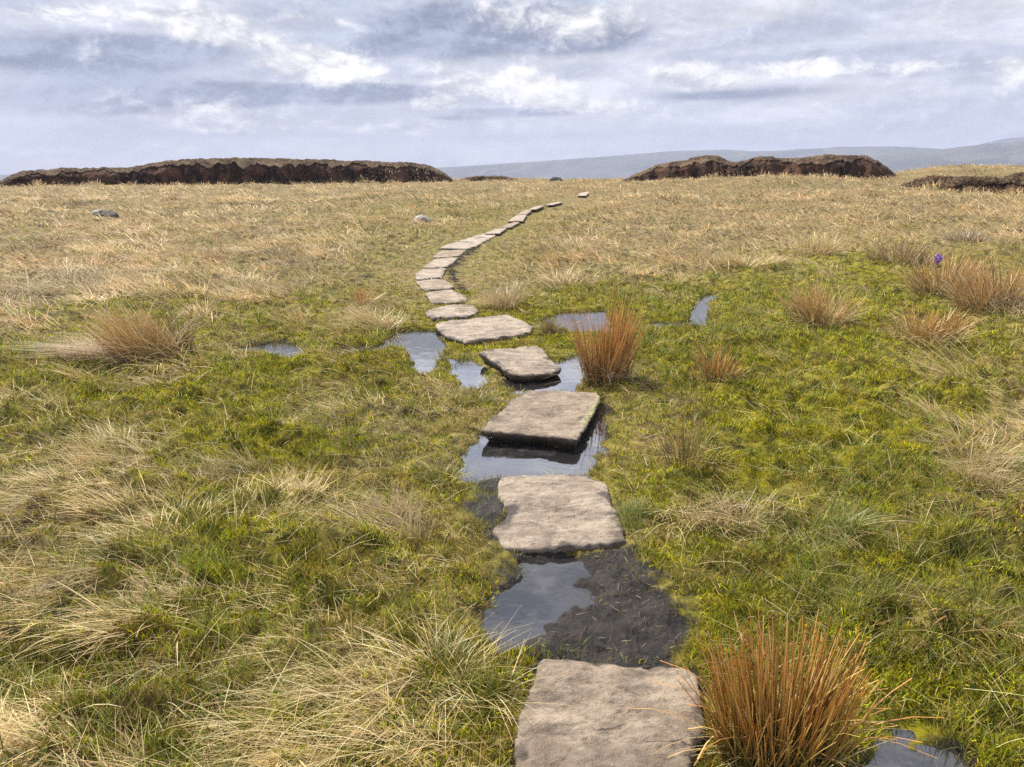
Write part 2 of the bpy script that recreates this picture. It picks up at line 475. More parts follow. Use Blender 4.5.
M_STRAW = blade_mat('dry_grass', .30)
M_GREEN = blade_mat('green_blades', .35)
M_MOSS = blade_mat('moss_leaves', .25, .15, .8)
M_RUSH = blade_mat('rush_stems', .15, .4, .45)
M_HEATH = blade_mat('heath_turf', .15, .1, .8)

# ground: thatch, moss and wet peat by vertex weights
M_GROUND, q, out = new_mat('moor_ground')
obj = q.n('ShaderNodeTexCoord').outputs['Object']
a_m = q.n('ShaderNodeAttribute', attribute_name='moss').outputs['Fac']
a_w = q.n('ShaderNodeAttribute', attribute_name='mud').outputs['Fac']
a_r = q.n('ShaderNodeAttribute', attribute_name='red').outputs['Fac']
n1 = q.noise(obj, 9.0, 6, .65); n2 = q.noise(obj, 70.0, 6, .75); n3 = q.noise(obj, 1.1, 5, .6); n4 = q.noise(obj, .16, 5, .6)
thatch = q.mix(q.ss(n1, .35, .68), (.060, .043, .020), (.30, .235, .115))
thatch = q.mix(q.m('MULTIPLY', q.ss(n3, .5, .68), .55), thatch, (.13, .13, .035))
thatch = q.mix(q.m('MULTIPLY', q.ss(n4, .45, .62), .35), thatch, (.30, .20, .10))
mossc = q.mix(q.ss(n1, .38, .62), (.035, .036, .007), (.21, .185, .012))
mossc = q.mix(q.m('MULTIPLY', q.ss(n2, .5, .7), .5), mossc, (.34, .29, .02))
mossc = q.mix(q.m('MULTIPLY', a_r, .8), mossc, (.11, .055, .022))
mudc = q.mix(q.ss(n1, .4, .65), (.008, .006, .005), (.032, .024, .019))
col = q.mix(a_m, thatch, mossc)
col = q.mix(a_w, col, mudc)
a_g = q.n('ShaderNodeAttribute', attribute_name='gloss').outputs['Fac']
rough = q.m('MULTIPLY_ADD', a_g, -.42, .95)
rough = q.m('MULTIPLY_ADD', q.m('MULTIPLY', a_g, n2), .30, rough)
nrm = bump(q, q.m('ADD', n1, q.m('MULTIPLY', n2, .5)), .8, .03)
principled(q, out, col, rough, q.m('MULTIPLY_ADD', a_g, .22, .1), nrm)

M_WATER, q, out = new_mat('bog_water')
obj = q.n('ShaderNodeTexCoord').outputs['Object']
scum = q.ss(q.noise(obj, 5.0, 6, .65), .50, .72)
nrm = bump(q, q.noise(obj, 9.0, 3, .5), .05, .02)
wp = principled(q, out, q.mix(scum, (.016, .015, .016), (.055, .052, .050)), q.m('MULTIPLY_ADD', scum, .10, .03), .5, nrm)
wp.inputs['IOR'].default_value = 2.3

M_STONE, q, out = new_mat('gritstone')
obj = q.n('ShaderNodeTexCoord').outputs['Object']
geo = q.n('ShaderNodeNewGeometry')
oi = q.n('ShaderNodeObjectInfo')
pos = geo.outputs['Position']
pstretch = q.v('MULTIPLY', pos, (1.0, 1.5, 1.0))
n1 = q.noise(pos, 6.0, 6, .6, .6); n2 = q.noise(pos, 60.0, 6, .7); n3 = q.noise(pstretch, 14.0, 6, .65, .8); n4 = q.noise(pos, 260.0, 3, .7)
c = q.mix(q.ss(n1, .36, .64), (.285, .220, .162), (.44, .352, .262))
c = q.mix(q.m('MULTIPLY', q.ss(n3, .52, .66), .55), c, (.44, .375, .30))
c = q.mix(q.m('MULTIPLY', q.ss(n3, .46, .34), .6), c, (.165, .130, .105))
c = q.mix(q.m('MULTIPLY', q.ss(n2, .54, .66), .60), c, (.17, .14, .115))
n5 = q.noise(pos, 4.5, 6, .65, .5)
c = q.mix(q.m('MULTIPLY', q.ss(n5, .48, .61), .58), c, (.17, .130, .098))
c = q.mix(q.m('MULTIPLY', q.ss(n4, .55, .7), .35), c, (.52, .45, .37))
wet = q.n('ShaderNodeAttribute', attribute_name='wet').outputs['Fac']  # wet stains on top; on the sides painted-in shade as well
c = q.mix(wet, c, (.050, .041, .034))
yellowed = q.n('ShaderNodeAttribute', attribute_name='yellowing').outputs['Fac']
c = q.mix(q.m('MULTIPLY', yellowed, q.ss(n2, .35, .55)), c, (.46, .42, .22))
hs = q.n('ShaderNodeHueSaturation'); q.put(hs.inputs['Color'], c)
q.put(hs.inputs['Value'], q.m('MULTIPLY_ADD', oi.outputs['Random'], .30, .82))
q.put(hs.inputs['Saturation'], q.m('MULTIPLY_ADD', oi.outputs['Random'], -.25, 1.05))
h = q.m('ADD', q.m('MULTIPLY', n3, .55), q.m('ADD', q.m('MULTIPLY', n2, .45), q.m('MULTIPLY', n4, .22)))
principled(q, out, hs.outputs[0], q.m('MULTIPLY_ADD', wet, -.45, .85), .25, bump(q, h, 1.0, .024))

M_ROCK, q, out = new_mat('weathered_rock')
obj = q.n('ShaderNodeTexCoord').outputs['Object']
n1 = q.noise(obj, 4.0, 6, .6); n2 = q.noise(obj, 22.0, 5, .7)
base = q.n('ShaderNodeAttribute', attribute_name='col').outputs['Color']
c = q.mix(q.m('MULTIPLY', q.ss(n1, .45, .6), .7), base, (.10, .095, .08))
c = q.mix(q.m('MULTIPLY', q.ss(n2, .52, .66), .5), c, (.42, .40, .34))
principled(q, out, c, .9, .2, bump(q, q.m('ADD', n1, n2), .8, .05))

M_PEAT, q, out = new_mat('bare_peat')
obj = q.n('ShaderNodeTexCoord').outputs['Object']
n1 = q.noise(obj, .55, 6, .65); n2 = q.noise(obj, 2.8, 6, .7)
c = q.mix(q.ss(n1, .38, .62), (.022, .012, .009), (.11, .056, .035))
c = q.mix(q.m('MULTIPLY', q.ss(n2, .53, .7), .6), c, (.15, .105, .065))
principled(q, out, c, .95, .1, bump(q, q.m('ADD', n1, n2), 1.0, .35))

M_TURF, q, out = new_mat('turf_cap')
obj = q.n('ShaderNodeTexCoord').outputs['Object']
n1 = q.noise(obj, .7, 6, .65); n2 = q.noise(obj, 3.5, 6, .7)
c = q.mix(q.ss(n1, .38, .62), (.075, .048, .032), (.19, .132, .082))
c = q.mix(q.m('MULTIPLY', q.ss(n2, .5, .66), .6), c, (.075, .06, .03))
principled(q, out, c, .95, .1, bump(q, q.m('ADD', n1, n2), 1.0, .25))

M_HILL, q, out = new_mat('far_moorland')
obj = q.n('ShaderNodeTexCoord').outputs['Object']
n1 = q.noise(obj, .0022, 6, .6); n2 = q.noise(obj, .011, 5, .6)
c = q.mix(q.ss(n1, .4, .6), (.035, .042, .045), (.075, .080, .070))
c = q.mix(q.m('MULTIPLY', q.ss(n2, .52, .60), .4), c, (.14, .135, .105))
principled(q, out, c, .95, .05)

# ------------------------------------------------------------------ ground: one sheet from the camera's feet to the horizon
ang = np.concatenate([np.linspace(-180, -60, 60, endpoint=False), np.linspace(-60, -46, 30, endpoint=False), np.linspace(-46, 46, 980, endpoint=False),
                      np.linspace(46, 60, 30, endpoint=False), np.linspace(60, 180, 60, endpoint=False)])
rad = np.concatenate([np.geomspace(.35, 1.4, 30, endpoint=False), np.geomspace(1.4, 12, 460, endpoint=False), np.geomspace(12, 160, 420, endpoint=False),
                      np.geomspace(160, 7600, 60)])
RR, AA = np.meshgrid(rad, np.radians(ang), indexing='ij')
gx, gy = (RR * np.sin(AA)).ravel(), (RR * np.cos(AA)).ravel()
gz = terrain(gx, gy)
vm = vegmap(gx, gy)
ps, ms, pd = pool_sd(gx, gy), mud_sd(gx, gy), pathdist(gx, gy)
nzz = fbm(gx / .2, gy / .2, 77, 3) * .10
near = 1 - sstep(np.hypot(gx, gy), 30, 60)
nzf = fbm(gx / .06, gy / .06, 79, 3) * .05
mud = np.maximum(1 - sstep(ps + nzz * .5, -.05, .03), 1 - sstep(ms + nzz * 1.3 + nzf, -.06, .07))
moss = np.clip(vm[:, 2] * .9 + vm[:, 1] * .45 - vm[:, 0] * .15 + fbm(gx / .5, gy / .5, 83, 3) * .3, 0, 1) * near
fc = grid_faces(len(rad), len(ang), True)
gv = np.column_stack([gx, gy, gz])
gv = np.vstack([gv, [[0, 0, 0.0]]])
j = np.arange(len(ang)); fan = np.stack([np.full(len(ang), len(gv) - 1), (j + 1) % len(ang), j], -1)
ground = mesh_np('ground', gv, [fc[:, ::-1], fan], M_GROUND, attrs={'moss': np.append(moss, 0), 'mud': np.append(mud, 0), 'gloss': np.append(mud * (1 - sstep(np.hypot(gx, gy), 6, 10)), 0), 'red': np.append(vm[:, 3], 0)})
tag(ground, kind='structure', label='rough peat moor under grass and moss', cat='ground')

# bog water: one level sheet that shows wherever the ground dips below it
wx, wy = np.meshgrid(np.linspace(-4.5, 4.5, 40), np.linspace(1.2, 10.2, 40))
water = mesh_np('water', np.column_stack([wx.ravel(), wy.ravel(), np.full(wx.size, WATER_Z)]), grid_faces(40, 40), M_WATER)
tag(water, kind='structure', label='shallow peaty bog pools lying around the flagstones', cat='water')

# ------------------------------------------------------------------ far hills, each a ridge with its own distance and depth
def ridge(crest, dist, depth, seed):
    xs = np.arange(crest[0][0], crest[-1][0] + 1, 3.0)
    ys = np.interp(xs, [c[0] for c in crest], [c[1] for c in crest])
    ker = np.hanning(15); ker /= ker.sum()
    ys = np.convolve(np.pad(ys, 7, 'edge'), ker, 'valid')
    ys = ys + .35 * fbm(xs / 18, xs * 0 + seed, seed, 4)
    offs = np.linspace(-1, 1, 25)
    V = []
    for o in offs:
        for i, (px, py) in enumerate(zip(xs, ys)):
            d = ray(px, py); hd = math.hypot(d[0], d[1])
            rr = dist + o * depth
            top = EYE + dist * d[2] / hd
            f = math.cos(o * math.pi / 2) ** 1.3
            z = -95 + (top + 95) * f
            V.append((d[0] / hd * rr, d[1] / hd * rr, z))
    V = np.array(V)
    nz = fbm(V[:, 0] / 420, V[:, 1] / 420, seed, 4) * 16
    oo = np.repeat(np.abs(offs), len(xs))
    V[:, 2] += nz * np.clip(oo * 3, 0, 1) * (1 - oo)
    o = mesh_np('hills', V, grid_faces(len(offs), len(xs)), M_HILL)
    tag(o, kind='structure', cat='hills')
    return o
tag(ridge([(480, 186), (600, 182), (760, 169), (850, 160), (885, 154), (940, 149.5), (980, 144.5), (1030, 141), (1100, 138), (1250, 140), (1400, 150)], 3300, 700, 5), label='nearest blue hill rising at the right edge of the skyline')
tag(ridge([(-300, 176), (300, 174), (400, 170), (450, 167), (520, 162.5), (600, 157), (660, 152), (720, 149.5), (760, 151.5), (800, 149.5), (850, 146.5), (900, 146.5), (945, 149), (1000, 152), (1200, 156), (1400, 160)], 4200, 700, 15), label='long low blue hill spanning the skyline behind the right peat bank')
tag(ridge([(880, 156), (930, 151), (965, 148), (1000, 139.5), (1024, 136.5), (1070, 134), (1150, 138), (1300, 150)], 4900, 500, 25), label='faintest and highest far hill peeping over the right-hand ridge')

# ------------------------------------------------------------------ haze
hz_v = np.array([(x, y, z) for z in (-130, 232) for x, y in ((-7500, -7500), (7500, -7500), (7500, 7500), (-7500, 7500))], float)
hz_f = np.array([(0, 3, 2, 1), (4, 5, 6, 7), (0, 1, 5, 4), (1, 2, 6, 5), (2, 3, 7, 6), (3, 0, 4, 7)])
M_HAZE, q, out = new_mat('haze_air')
pv = q.n('ShaderNodeVolumePrincipled')
pv.inputs['Color'].default_value = (.51, .575, .76, 1)
pv.inputs['Density'].default_value = 2.2e-4
pv.inputs['Anisotropy'].default_value = 0.0
q.t.links.new(pv.outputs[0], out.inputs['Volume'])
haze = mesh_np('haze', hz_v, hz_f, M_HAZE, smooth=False)
tag(haze, kind='stuff', label='thin blue haze in the air over the moor', cat='haze')

# ------------------------------------------------------------------ flagstones
def make_slab(i):
    pts, ztop, th, lab = SLABS[i]
    poly = SP_W[i]
    cen = poly.mean(0)
    r0 = np.hypot(*cen)
    big = r0 < 9
    N = 220 if big else 90
    # resample the outline with rounded, chipped edges
    seg = np.vstack([poly, poly[:1]])
    L = np.concatenate([[0], np.cumsum(np.hypot(*np.diff(seg, axis=0).T))])
    s = np.linspace(0, L[-1], N, endpoint=False)
    ox, oy = np.interp(s, L, seg[:, 0]), np.interp(s, L, seg[:, 1])
    k = np.array([1, 2, 3, 2, 1.]); k /= k.sum()
    for arr in (ox, oy):
        arr[:] = np.convolve(np.concatenate([arr[-2:], arr, arr[:2]]), k, 'valid')
    amp = .020 if big else .012
    nx, ny = ox - cen[0], oy - cen[1]; nl = np.hypot(nx, ny); nx /= nl; ny /= nl
    j = amp * (.8 * fbm(ox / .26 + i * 3, oy / .26, 91, 2) + .38 * fbm(ox / .045, oy / .045, 95, 3) - .5 * np.clip(fbm(ox / .09 + 7, oy / .09, 97, 2) - .35, 0, 1))
    ox += nx * j; oy += ny * j
    nring = 44 if big else 14
    V = []; wet = []; yellowed = []
    tilt = (0, 0)
    for f in np.linspace(.0, 1, nring) ** .8:
        x, y = cen[0] + (ox - cen[0]) * f, cen[1] + (oy - cen[1]) * f
        e = (1 - f) * nl                                        # distance in from the edge
        zz = ztop + (.016 if i == 0 else .006) * fbm(x / .24 + i, y / .20, 101 + i, 5, .55) + .002 * fbm(x / .04, y / .04, 131, 3)
        st = fbm(x / .5 + 3 * i, y / .12, 151 + i, 3)
        zz += .004 * np.round(st * 2.2) * (1 if big else 0)      # split bedding steps
        zz -= .010 * np.exp(-(e / .008) ** 1.1) + .012 * np.clip(fbm(x / .11, y / .11, 161 + i, 3), 0, 1) * np.exp(-(e / .05) ** 2)
        V.append(np.column_stack([x, y, zz]))
        wn = fbm(x / .16, y / .16, 171 + i, 3)
        w_ = sstep(wn - e / .12, -.05, .25) * .8
        if i == 0: w_ = np.maximum(w_, .30 * sstep(.30 * wn + 1 - np.hypot((x - .31) / .16, (y - 1.73) / .20), .1, .6))
        if i == 1: w_ = np.maximum(w_, .9 * sstep(.35 * wn + 1 - np.hypot((x + .0 - PMUD[0]) / .09, (y - PMUD[1]) / .17), .0, .35))
        wet.append(w_)
        yellowed.append(np.full(N, 0.0) if i != 2 else (1 - sstep(e, .02, .07)) * (np.degrees(np.arctan2(y - cen[1], x - cen[0])) > -42) * (np.degrees(np.arctan2(y - cen[1], x - cen[0])) < 50))  # pale yellow tint along the third stone's right edge
    nr = nring
    for dz, push in ((.022, .003), (.045, .004), (.7, -.012), (1.0, -.03)):
        d = dz if dz < .5 else dz * th
        bul = .004 * fbm(ox / .11 + d * 20, (oy + d * 3) / .11, 181, 3) - (.35 * d if i in (2, 3) else 0)
        V.append(np.column_stack([ox + nx * (push + bul), oy + ny * (push + bul), np.full(N, ztop - d) + .004 * fbm(ox / .08, oy / .08 + d * 9, 191, 2)]))
        wet.append(np.full(N, .7 if dz < .03 else .95)); yellowed.append(np.full(N, 0.0)); nr += 1  # sides darkened: wet peat, plus underside shade painted into the colour
    V = np.vstack(V)
    o = mesh_np('flagstone', V, [grid_faces(nr, N, True)[:, ::-1]], M_STONE, attrs={'wet': np.concatenate(wet), 'yellowing': np.concatenate(yellowed)})
    # origin at the stone's own place
    c3 = Vector((cen[0], cen[1], ztop - th))
    o.data.transform(__import__('mathutils').Matrix.Translation(-c3)); o.location = c3
    tag(o, lab, 'flagstone', 'flagstones of the path')
    return o
PMUD = unproj(502, 508, .05)
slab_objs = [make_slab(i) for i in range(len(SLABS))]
# the fourth and third stones have settled at an angle
for idx, rx, ry in ((3, R(1.6), R(2.2)), (2, R(-.6), R(.5))):
    slab_objs[idx].rotation_euler = (rx, ry, 0)

# ------------------------------------------------------------------ blades
def blades(root, L, w, phi, t0, t1, c0, c1, k=3, axis_jit=1.0, tipw=.12, r=rng):
    """ribbons bending from tilt t0 to t1 towards phi; c0 root colour, c1 tip colour"""
    n = len(root)
    P = root.copy(); verts = np.empty((n, k + 1, 2, 3), np.float32); cols = np.empty((n, k + 1, 2, 3), np.float32)
    a = phi + math.pi / 2 + r.normal(0, axis_jit, n)
    ax = np.column_stack([np.cos(a), np.sin(a), r.normal(0, .15, n)])
    for s in range(k + 1):
        f = s / k
        ww = w * (1 - f ** 2.2 * (1 - tipw)) * (.75 + .25 * min(1, f * 4)) * .5
        verts[:, s, 0] = P - ax * ww[:, None]; verts[:, s, 1] = P + ax * ww[:, None]
        cols[:, s, 0] = cols[:, s, 1] = c0 * (1 - f) + c1 * f
        if s < k:
            t = t0 + (t1 - t0) * ((s + .5) / k)
            d = np.column_stack([np.sin(t) * np.cos(phi), np.sin(t) * np.sin(phi), np.cos(t)])
            P = P + d * (L / k)[:, None]
    b0 = np.arange(n)[:, None] * (k + 1) * 2 + np.arange(k)[None, :] * 2
    fc = np.stack([b0, b0 + 1, b0 + 3, b0 + 2], -1).reshape(-1, 4)
    return verts.reshape(-1, 3), fc, cols.reshape(-1, 3)
def merge(parts):
    V, Fc, C, o = [], [], [], 0
    for v, f, c in parts:
        V.append(v); Fc.append(f + o); C.append(c); o += len(v)
    return np.vstack(V), np.vstack(Fc), np.vstack(C)
def pick(pal, n, jit=.12, r=rng):
    pal = np.array(pal, float)
    c = pal[r.integers(0, len(pal), n)]
    return np.clip(c * (1 + r.normal(0, jit, (n, 1))) * (1 + r.normal(0, jit * .3, (n, 3))), .004, .9)

STRAW = [(.70, .56, .27), (.62, .48, .22), (.52, .39, .17), (.74, .62, .34), (.42, .29, .12), (.58, .48, .24), (.34, .21, .08)]
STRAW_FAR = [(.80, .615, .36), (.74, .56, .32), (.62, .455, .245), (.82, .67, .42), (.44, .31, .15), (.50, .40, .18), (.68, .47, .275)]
GREENS = [(.14, .20, .022), (.19, .25, .027), (.25, .28, .03), (.09, .13, .02), (.30, .30, .045), (.18, .25, .05), (.06, .08, .015)]
OLIVE = [(.30, .265, .06), (.36, .30, .09), (.22, .20, .04), (.42, .34, .13)]
MOSS = [(.48, .455, .014), (.39, .39, .012), (.27, .305, .012), (.54, .49, .018), (.15, .185, .012), (.37, .29, .02), (.07, .085, .01), (.26, .18, .02)]
REDM = [(.15, .075, .025), (.19, .11, .03), (.11, .055, .02), (.20, .16, .04)]

def scatter(n, r0, r1, seed, amax=56):
    n = int(n * amax / 46)
    r = np.random.default_rng(seed)
    rr = np.exp(r.uniform(math.log(r0), math.log(r1), n)); aa = np.radians(r.uniform(-amax, amax, n))
    return rr * np.sin(aa), rr * np.cos(aa), rr, r
def clear_of(x, y, margin_slab=.02):
    ok = np.ones(len(x), bool)
    for p in SP_W:
        c = p.mean(0); rr = np.hypot(*(p - c).T).max() + .3
        m = (np.abs(x - c[0]) < rr) & (np.abs(y - c[1]) < rr)
        if m.any():
            sd = polydist(x[m], y[m], p)
            ok[m] &= sd > margin_slab
    return ok
def fields(x, y):
    return vegmap(x, y), pathdist(x, y), pool_sd(x, y), mud_sd(x, y)

def build_straw():
    out = []
    for (nc, per, r0, r1, k, seed) in ((10500, 30, 1.25, 11, 4, 1), (15000, 12, 10, 45, 2, 2), (16000, 7, 40, 132, 2, 3)):
        cx, cy, cr, r = scatter(nc, r0, r1, seed); nc = len(cx)
        vm, pd, ps, ms = fields(cx, cy)
        patch = .5 + .9 * fbm(cx / (.6 + cr * .03), cy / (.6 + cr * .03), 201, 3)
        pn = fbm(cx / (.55 + cr * .03), cy / (.55 + cr * .03), 205, 3)
        p = np.clip(vm[:, 0] * 1.5 * sstep(pn + (vm[:, 0] - .5) * 1.0 + .25 * (patch - .5), -.28, .30), 0.02, 1)
        p = p * (.12 + .88 * sstep(fbm(cx / (.25 + cr * .045), cy / (.12 + cr * .03), 207, 3), -.42, -.12))
        p = p * (.10 + .30 * (1 - sstep(cr, 4, 8)) + .60 * sstep(pd, .45, 1.1)) * sstep(ps, .02, .30) * (.1 + .9 * sstep(ms, .0, .22))
        keep = r.random(nc) < p
        cx, cy, cr, vm, pd, ps = cx[keep], cy[keep], cr[keep], vm[keep], pd[keep], ps[keep]
        m = len(cx)
        flow = 3.3 + 2.1 * fbm(cx / 1.3, cy / 1.3, 211, 3) + r.normal(0, .30, m)
        ridx = np.repeat(np.arange(m), per)
        n = len(ridx)
        spread = (.05 + .0035 * cr)[ridx]
        dx, dy = r.normal(0, 1, n) * spread, r.normal(0, 1, n) * spread
        x, y = cx[ridx] + dx, cy[ridx] + dy
        vx, vy = np.cos(flow)[ridx] * 1.5 + dx / spread * .55, np.sin(flow)[ridx] * 1.5 + dy / spread * .55
        phi = np.arctan2(vy, vx) + r.normal(0, .24, n)
        rr = cr[ridx]
        short = (.32 + .68 * sstep(pd, .5, 1.6) * (.45 + .55 * sstep(ps, .1, .7)))[ridx]
        lay = np.clip(.55 + .5 * fbm(cx / .9, cy / .9, 221, 2), .1, 1)[ridx]
        tall = np.where(r.random(m) < .14, r.uniform(1.3, 1.9, m), r.uniform(.7, 1.1, m))[ridx]
        L = r.uniform(.13, .36, n) * short * (1 + .35 * sstep(rr, 20, 60)) * np.where(rr > 6, tall, .8 + .2 * tall)
        L = L * np.where(rr < 5.5, .66, 1.0)
        w = np.maximum(r.uniform(.0018, .0040, n), .00075 * rr)
        t0 = r.uniform(.25, .8, n) + .60 * lay
        t1 = t0 + r.uniform(.3, .9, n) * (.5 + lay)
        t0 = t0 + np.where(rr < 6, .22, 0); t1 = t1 + np.where(rr < 6, .15, 0)
        t1 = np.minimum(t1, 1.75)
        z = terrain(x, y) - .008
        ok = clear_of(x, y, .015)
        tone = (.92 + .40 * fbm(x / 2.8, y / 2.8, 231, 3) + .42 * fbm(x / (.6 + .03 * rr), y / (.4 + .025 * rr), 233, 3)) * r.lognormal(0, .24, m)[ridx]
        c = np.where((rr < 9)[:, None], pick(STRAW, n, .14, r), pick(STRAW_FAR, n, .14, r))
        olive = np.clip(vm[:, 1] * .9 + .75 * fbm(cx / (.8 + .05 * cr), cy / (.5 + .03 * cr), 241, 3) - .28 + .55 * (1 - sstep(pd, .7, 2.6)) * sstep(cr, 7, 11), 0, .80)[ridx]
        c = np.where((r.random(n) < olive)[:, None], pick(OLIVE, n, .15, r), c)
        rust = (fbm(cx / 6, cy / 3, 251, 3) > .45)[ridx] & (r.random(n) < .5)
        c[rust] = c[rust] * np.array([.92, .76, .62])
        sedge = (r.random(m) < .07 * sstep(cr, 8, 14) + .10 * (fbm(cx / 5, cy / 3, 261, 3) > .35))[ridx]
        c[sedge] = pick([(.20, .155, .06), (.26, .19, .09), (.16, .13, .05)], n, .2, r)[sedge]
        c = c * np.clip(tone, .30, 1.35)[:, None]
        sel = ok
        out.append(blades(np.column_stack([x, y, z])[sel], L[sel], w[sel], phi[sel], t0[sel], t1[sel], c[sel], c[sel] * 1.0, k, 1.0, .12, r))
    v, f, c = merge(out)
    o = mesh_np('dry_grass', v, f, M_STRAW, cols=c, smooth=False)
    tag(o, 'pale dead moor grass lying in drifts over the moor', 'grass', kind='stuff')
    return len(f)
def build_green():
    out = []
    for (nc, per, r0, r1, k, seed) in ((13000, 16, 1.25, 11, 3, 11), (9000, 8, 10, 40, 2, 12)):
        cx, cy, cr, r = scatter(nc, r0, r1, seed); nc = len(cx)
        vm, pd, ps, ms = fields(cx, cy)
        patch = .5 + 1.1 * fbm(cx / .45, cy / .45, 301, 3)
        p = np.clip(vm[:, 1] * (.35 + .9 * patch) + .06, 0.02, 1) * (.5 + .5 * sstep(pd, .35, .6)) * np.maximum(sstep(ps, -.02, .03), .20 * (cx > .5) * (ps > -.14)) * (.10 + .90 * sstep(ms + .10 * patch, -.10, .10))
        keep = r.random(nc) < p
        cx, cy, cr, pd, ps, ms = cx[keep], cy[keep], cr[keep], pd[keep], ps[keep], ms[keep]
        m = len(cx); ridx = np.repeat(np.arange(m), per); n = len(ridx)
        sp = (.028 + .003 * cr)[ridx]
        dx, dy = r.normal(0, 1, n), r.normal(0, 1, n)
        x, y = cx[ridx] + dx * sp, cy[ridx] + dy * sp
        phi = np.arctan2(dy, dx) + r.normal(0, .5, n)
        short = (.40 + .60 * sstep(pd, .5, 1.2) * (.5 + .5 * sstep(np.minimum(ps, ms + .2), .05, .5)))[ridx]
        L = r.uniform(.045, .14, n) * short
        w = np.maximum(r.uniform(.0018, .0034, n), .0008 * cr[ridx])
        t0 = r.uniform(.05, .6, n); t1 = t0 + r.uniform(.2, 1.0, n)
        z = terrain(x, y) - .006
        ok = clear_of(x, y, .01)
        c = pick(GREENS, n, .28, r)
        yel = np.clip(.3 + fbm(cx / .7, cy / .7, 311, 3), 0, .8)[ridx]
        c = np.where((r.random(n) < yel * .35)[:, None], pick(OLIVE, n, .15, r), c)
        tip = np.where((r.random(n) < .35)[:, None], pick(STRAW, n, .1, r) * .8, c)
        out.append(blades(np.column_stack([x, y, z])[ok], L[ok], w[ok], phi[ok], t0[ok], t1[ok], c[ok], tip[ok], k, 1.0, .15, r))
    v, f, c = merge(out)
    o = mesh_np('green_grass', v, f, M_GREEN, cols=c, smooth=False)
    tag(o, 'short fresh green grass growing through the bog', 'grass', kind='stuff')
    return len(f)
def build_moss():
    out = []
    for (nc, r0, r1, seed) in ((750000, 1.25, 11, 21), (90000, 10, 30, 22)):
        x, y, rr, r = scatter(nc, r0, r1, seed); nc = len(x)
        vm, pd, ps, ms = fields(x, y)
        patch = fbm(x / .35, y / .35, 401, 3)
        p = np.clip(vm[:, 2] * (.55 + .9 * patch) + .25 * vm[:, 1] + .22 * (rr < 9), 0, 1) * sstep(ps, -.01, .03) * sstep(ms + .14 * patch, -.07, .10)
        keep = r.random(nc) < p
        x, y, rr, vm = x[keep], y[keep], rr[keep], vm[keep]
        ok = clear_of(x, y, .02)
        x, y, rr, vm = x[ok], y[ok], rr[ok], vm[ok]
        n = len(x)
        L = r.uniform(.012, .034, n) + .0012 * rr
        w = np.maximum(r.uniform(.0025, .0048, n), .00095 * rr)
        phi = r.uniform(0, 2 * math.pi, n)
        t0 = r.uniform(0, .7, n); t1 = t0 + r.uniform(.2, .9, n)
        hue = fbm(x / .55, y / .55, 411, 3)
        c = pick(MOSS, n, .34, r)
        g = np.clip(.55 - hue * 1.2, 0, 1)[:, None]
        c = c * (1 - g * .40) + np.array([.085, .105, .018]) * g * .40
        mott = np.clip(1 + .55 * fbm(x / .13, y / .10, 431, 3) + .35 * fbm(x / .38, y / .3, 433, 2), .35, 1.5)
        c = c * mott[:, None]
        red = r.random(n) < np.clip(vm[:, 3] * (.6 + hue * 1.4), 0, .9)
        c[red] = pick(REDM, n, .2, r)[red]
        brown = (fbm(x / .8, y / .5, 421, 3) > np.where(x < .2, .10, .36)) & (r.random(n) < .5)
        c[brown] = pick(OLIVE, n, .15, r)[brown] * np.array([.9, .75, .7])
        z = terrain(x, y) - .004
        out.append(blades(np.column_stack([x, y, z]), L, w, phi, t0, t1, c, c * 1.08, 2, 1.2, .3, r))
    v, f, c = merge(out)
    o = mesh_np('moss', v, f, M_MOSS, cols=c, smooth=False)
    tag(o, 'spongy yellow-green bog moss between the pools', 'moss', kind='stuff')
    return len(f)
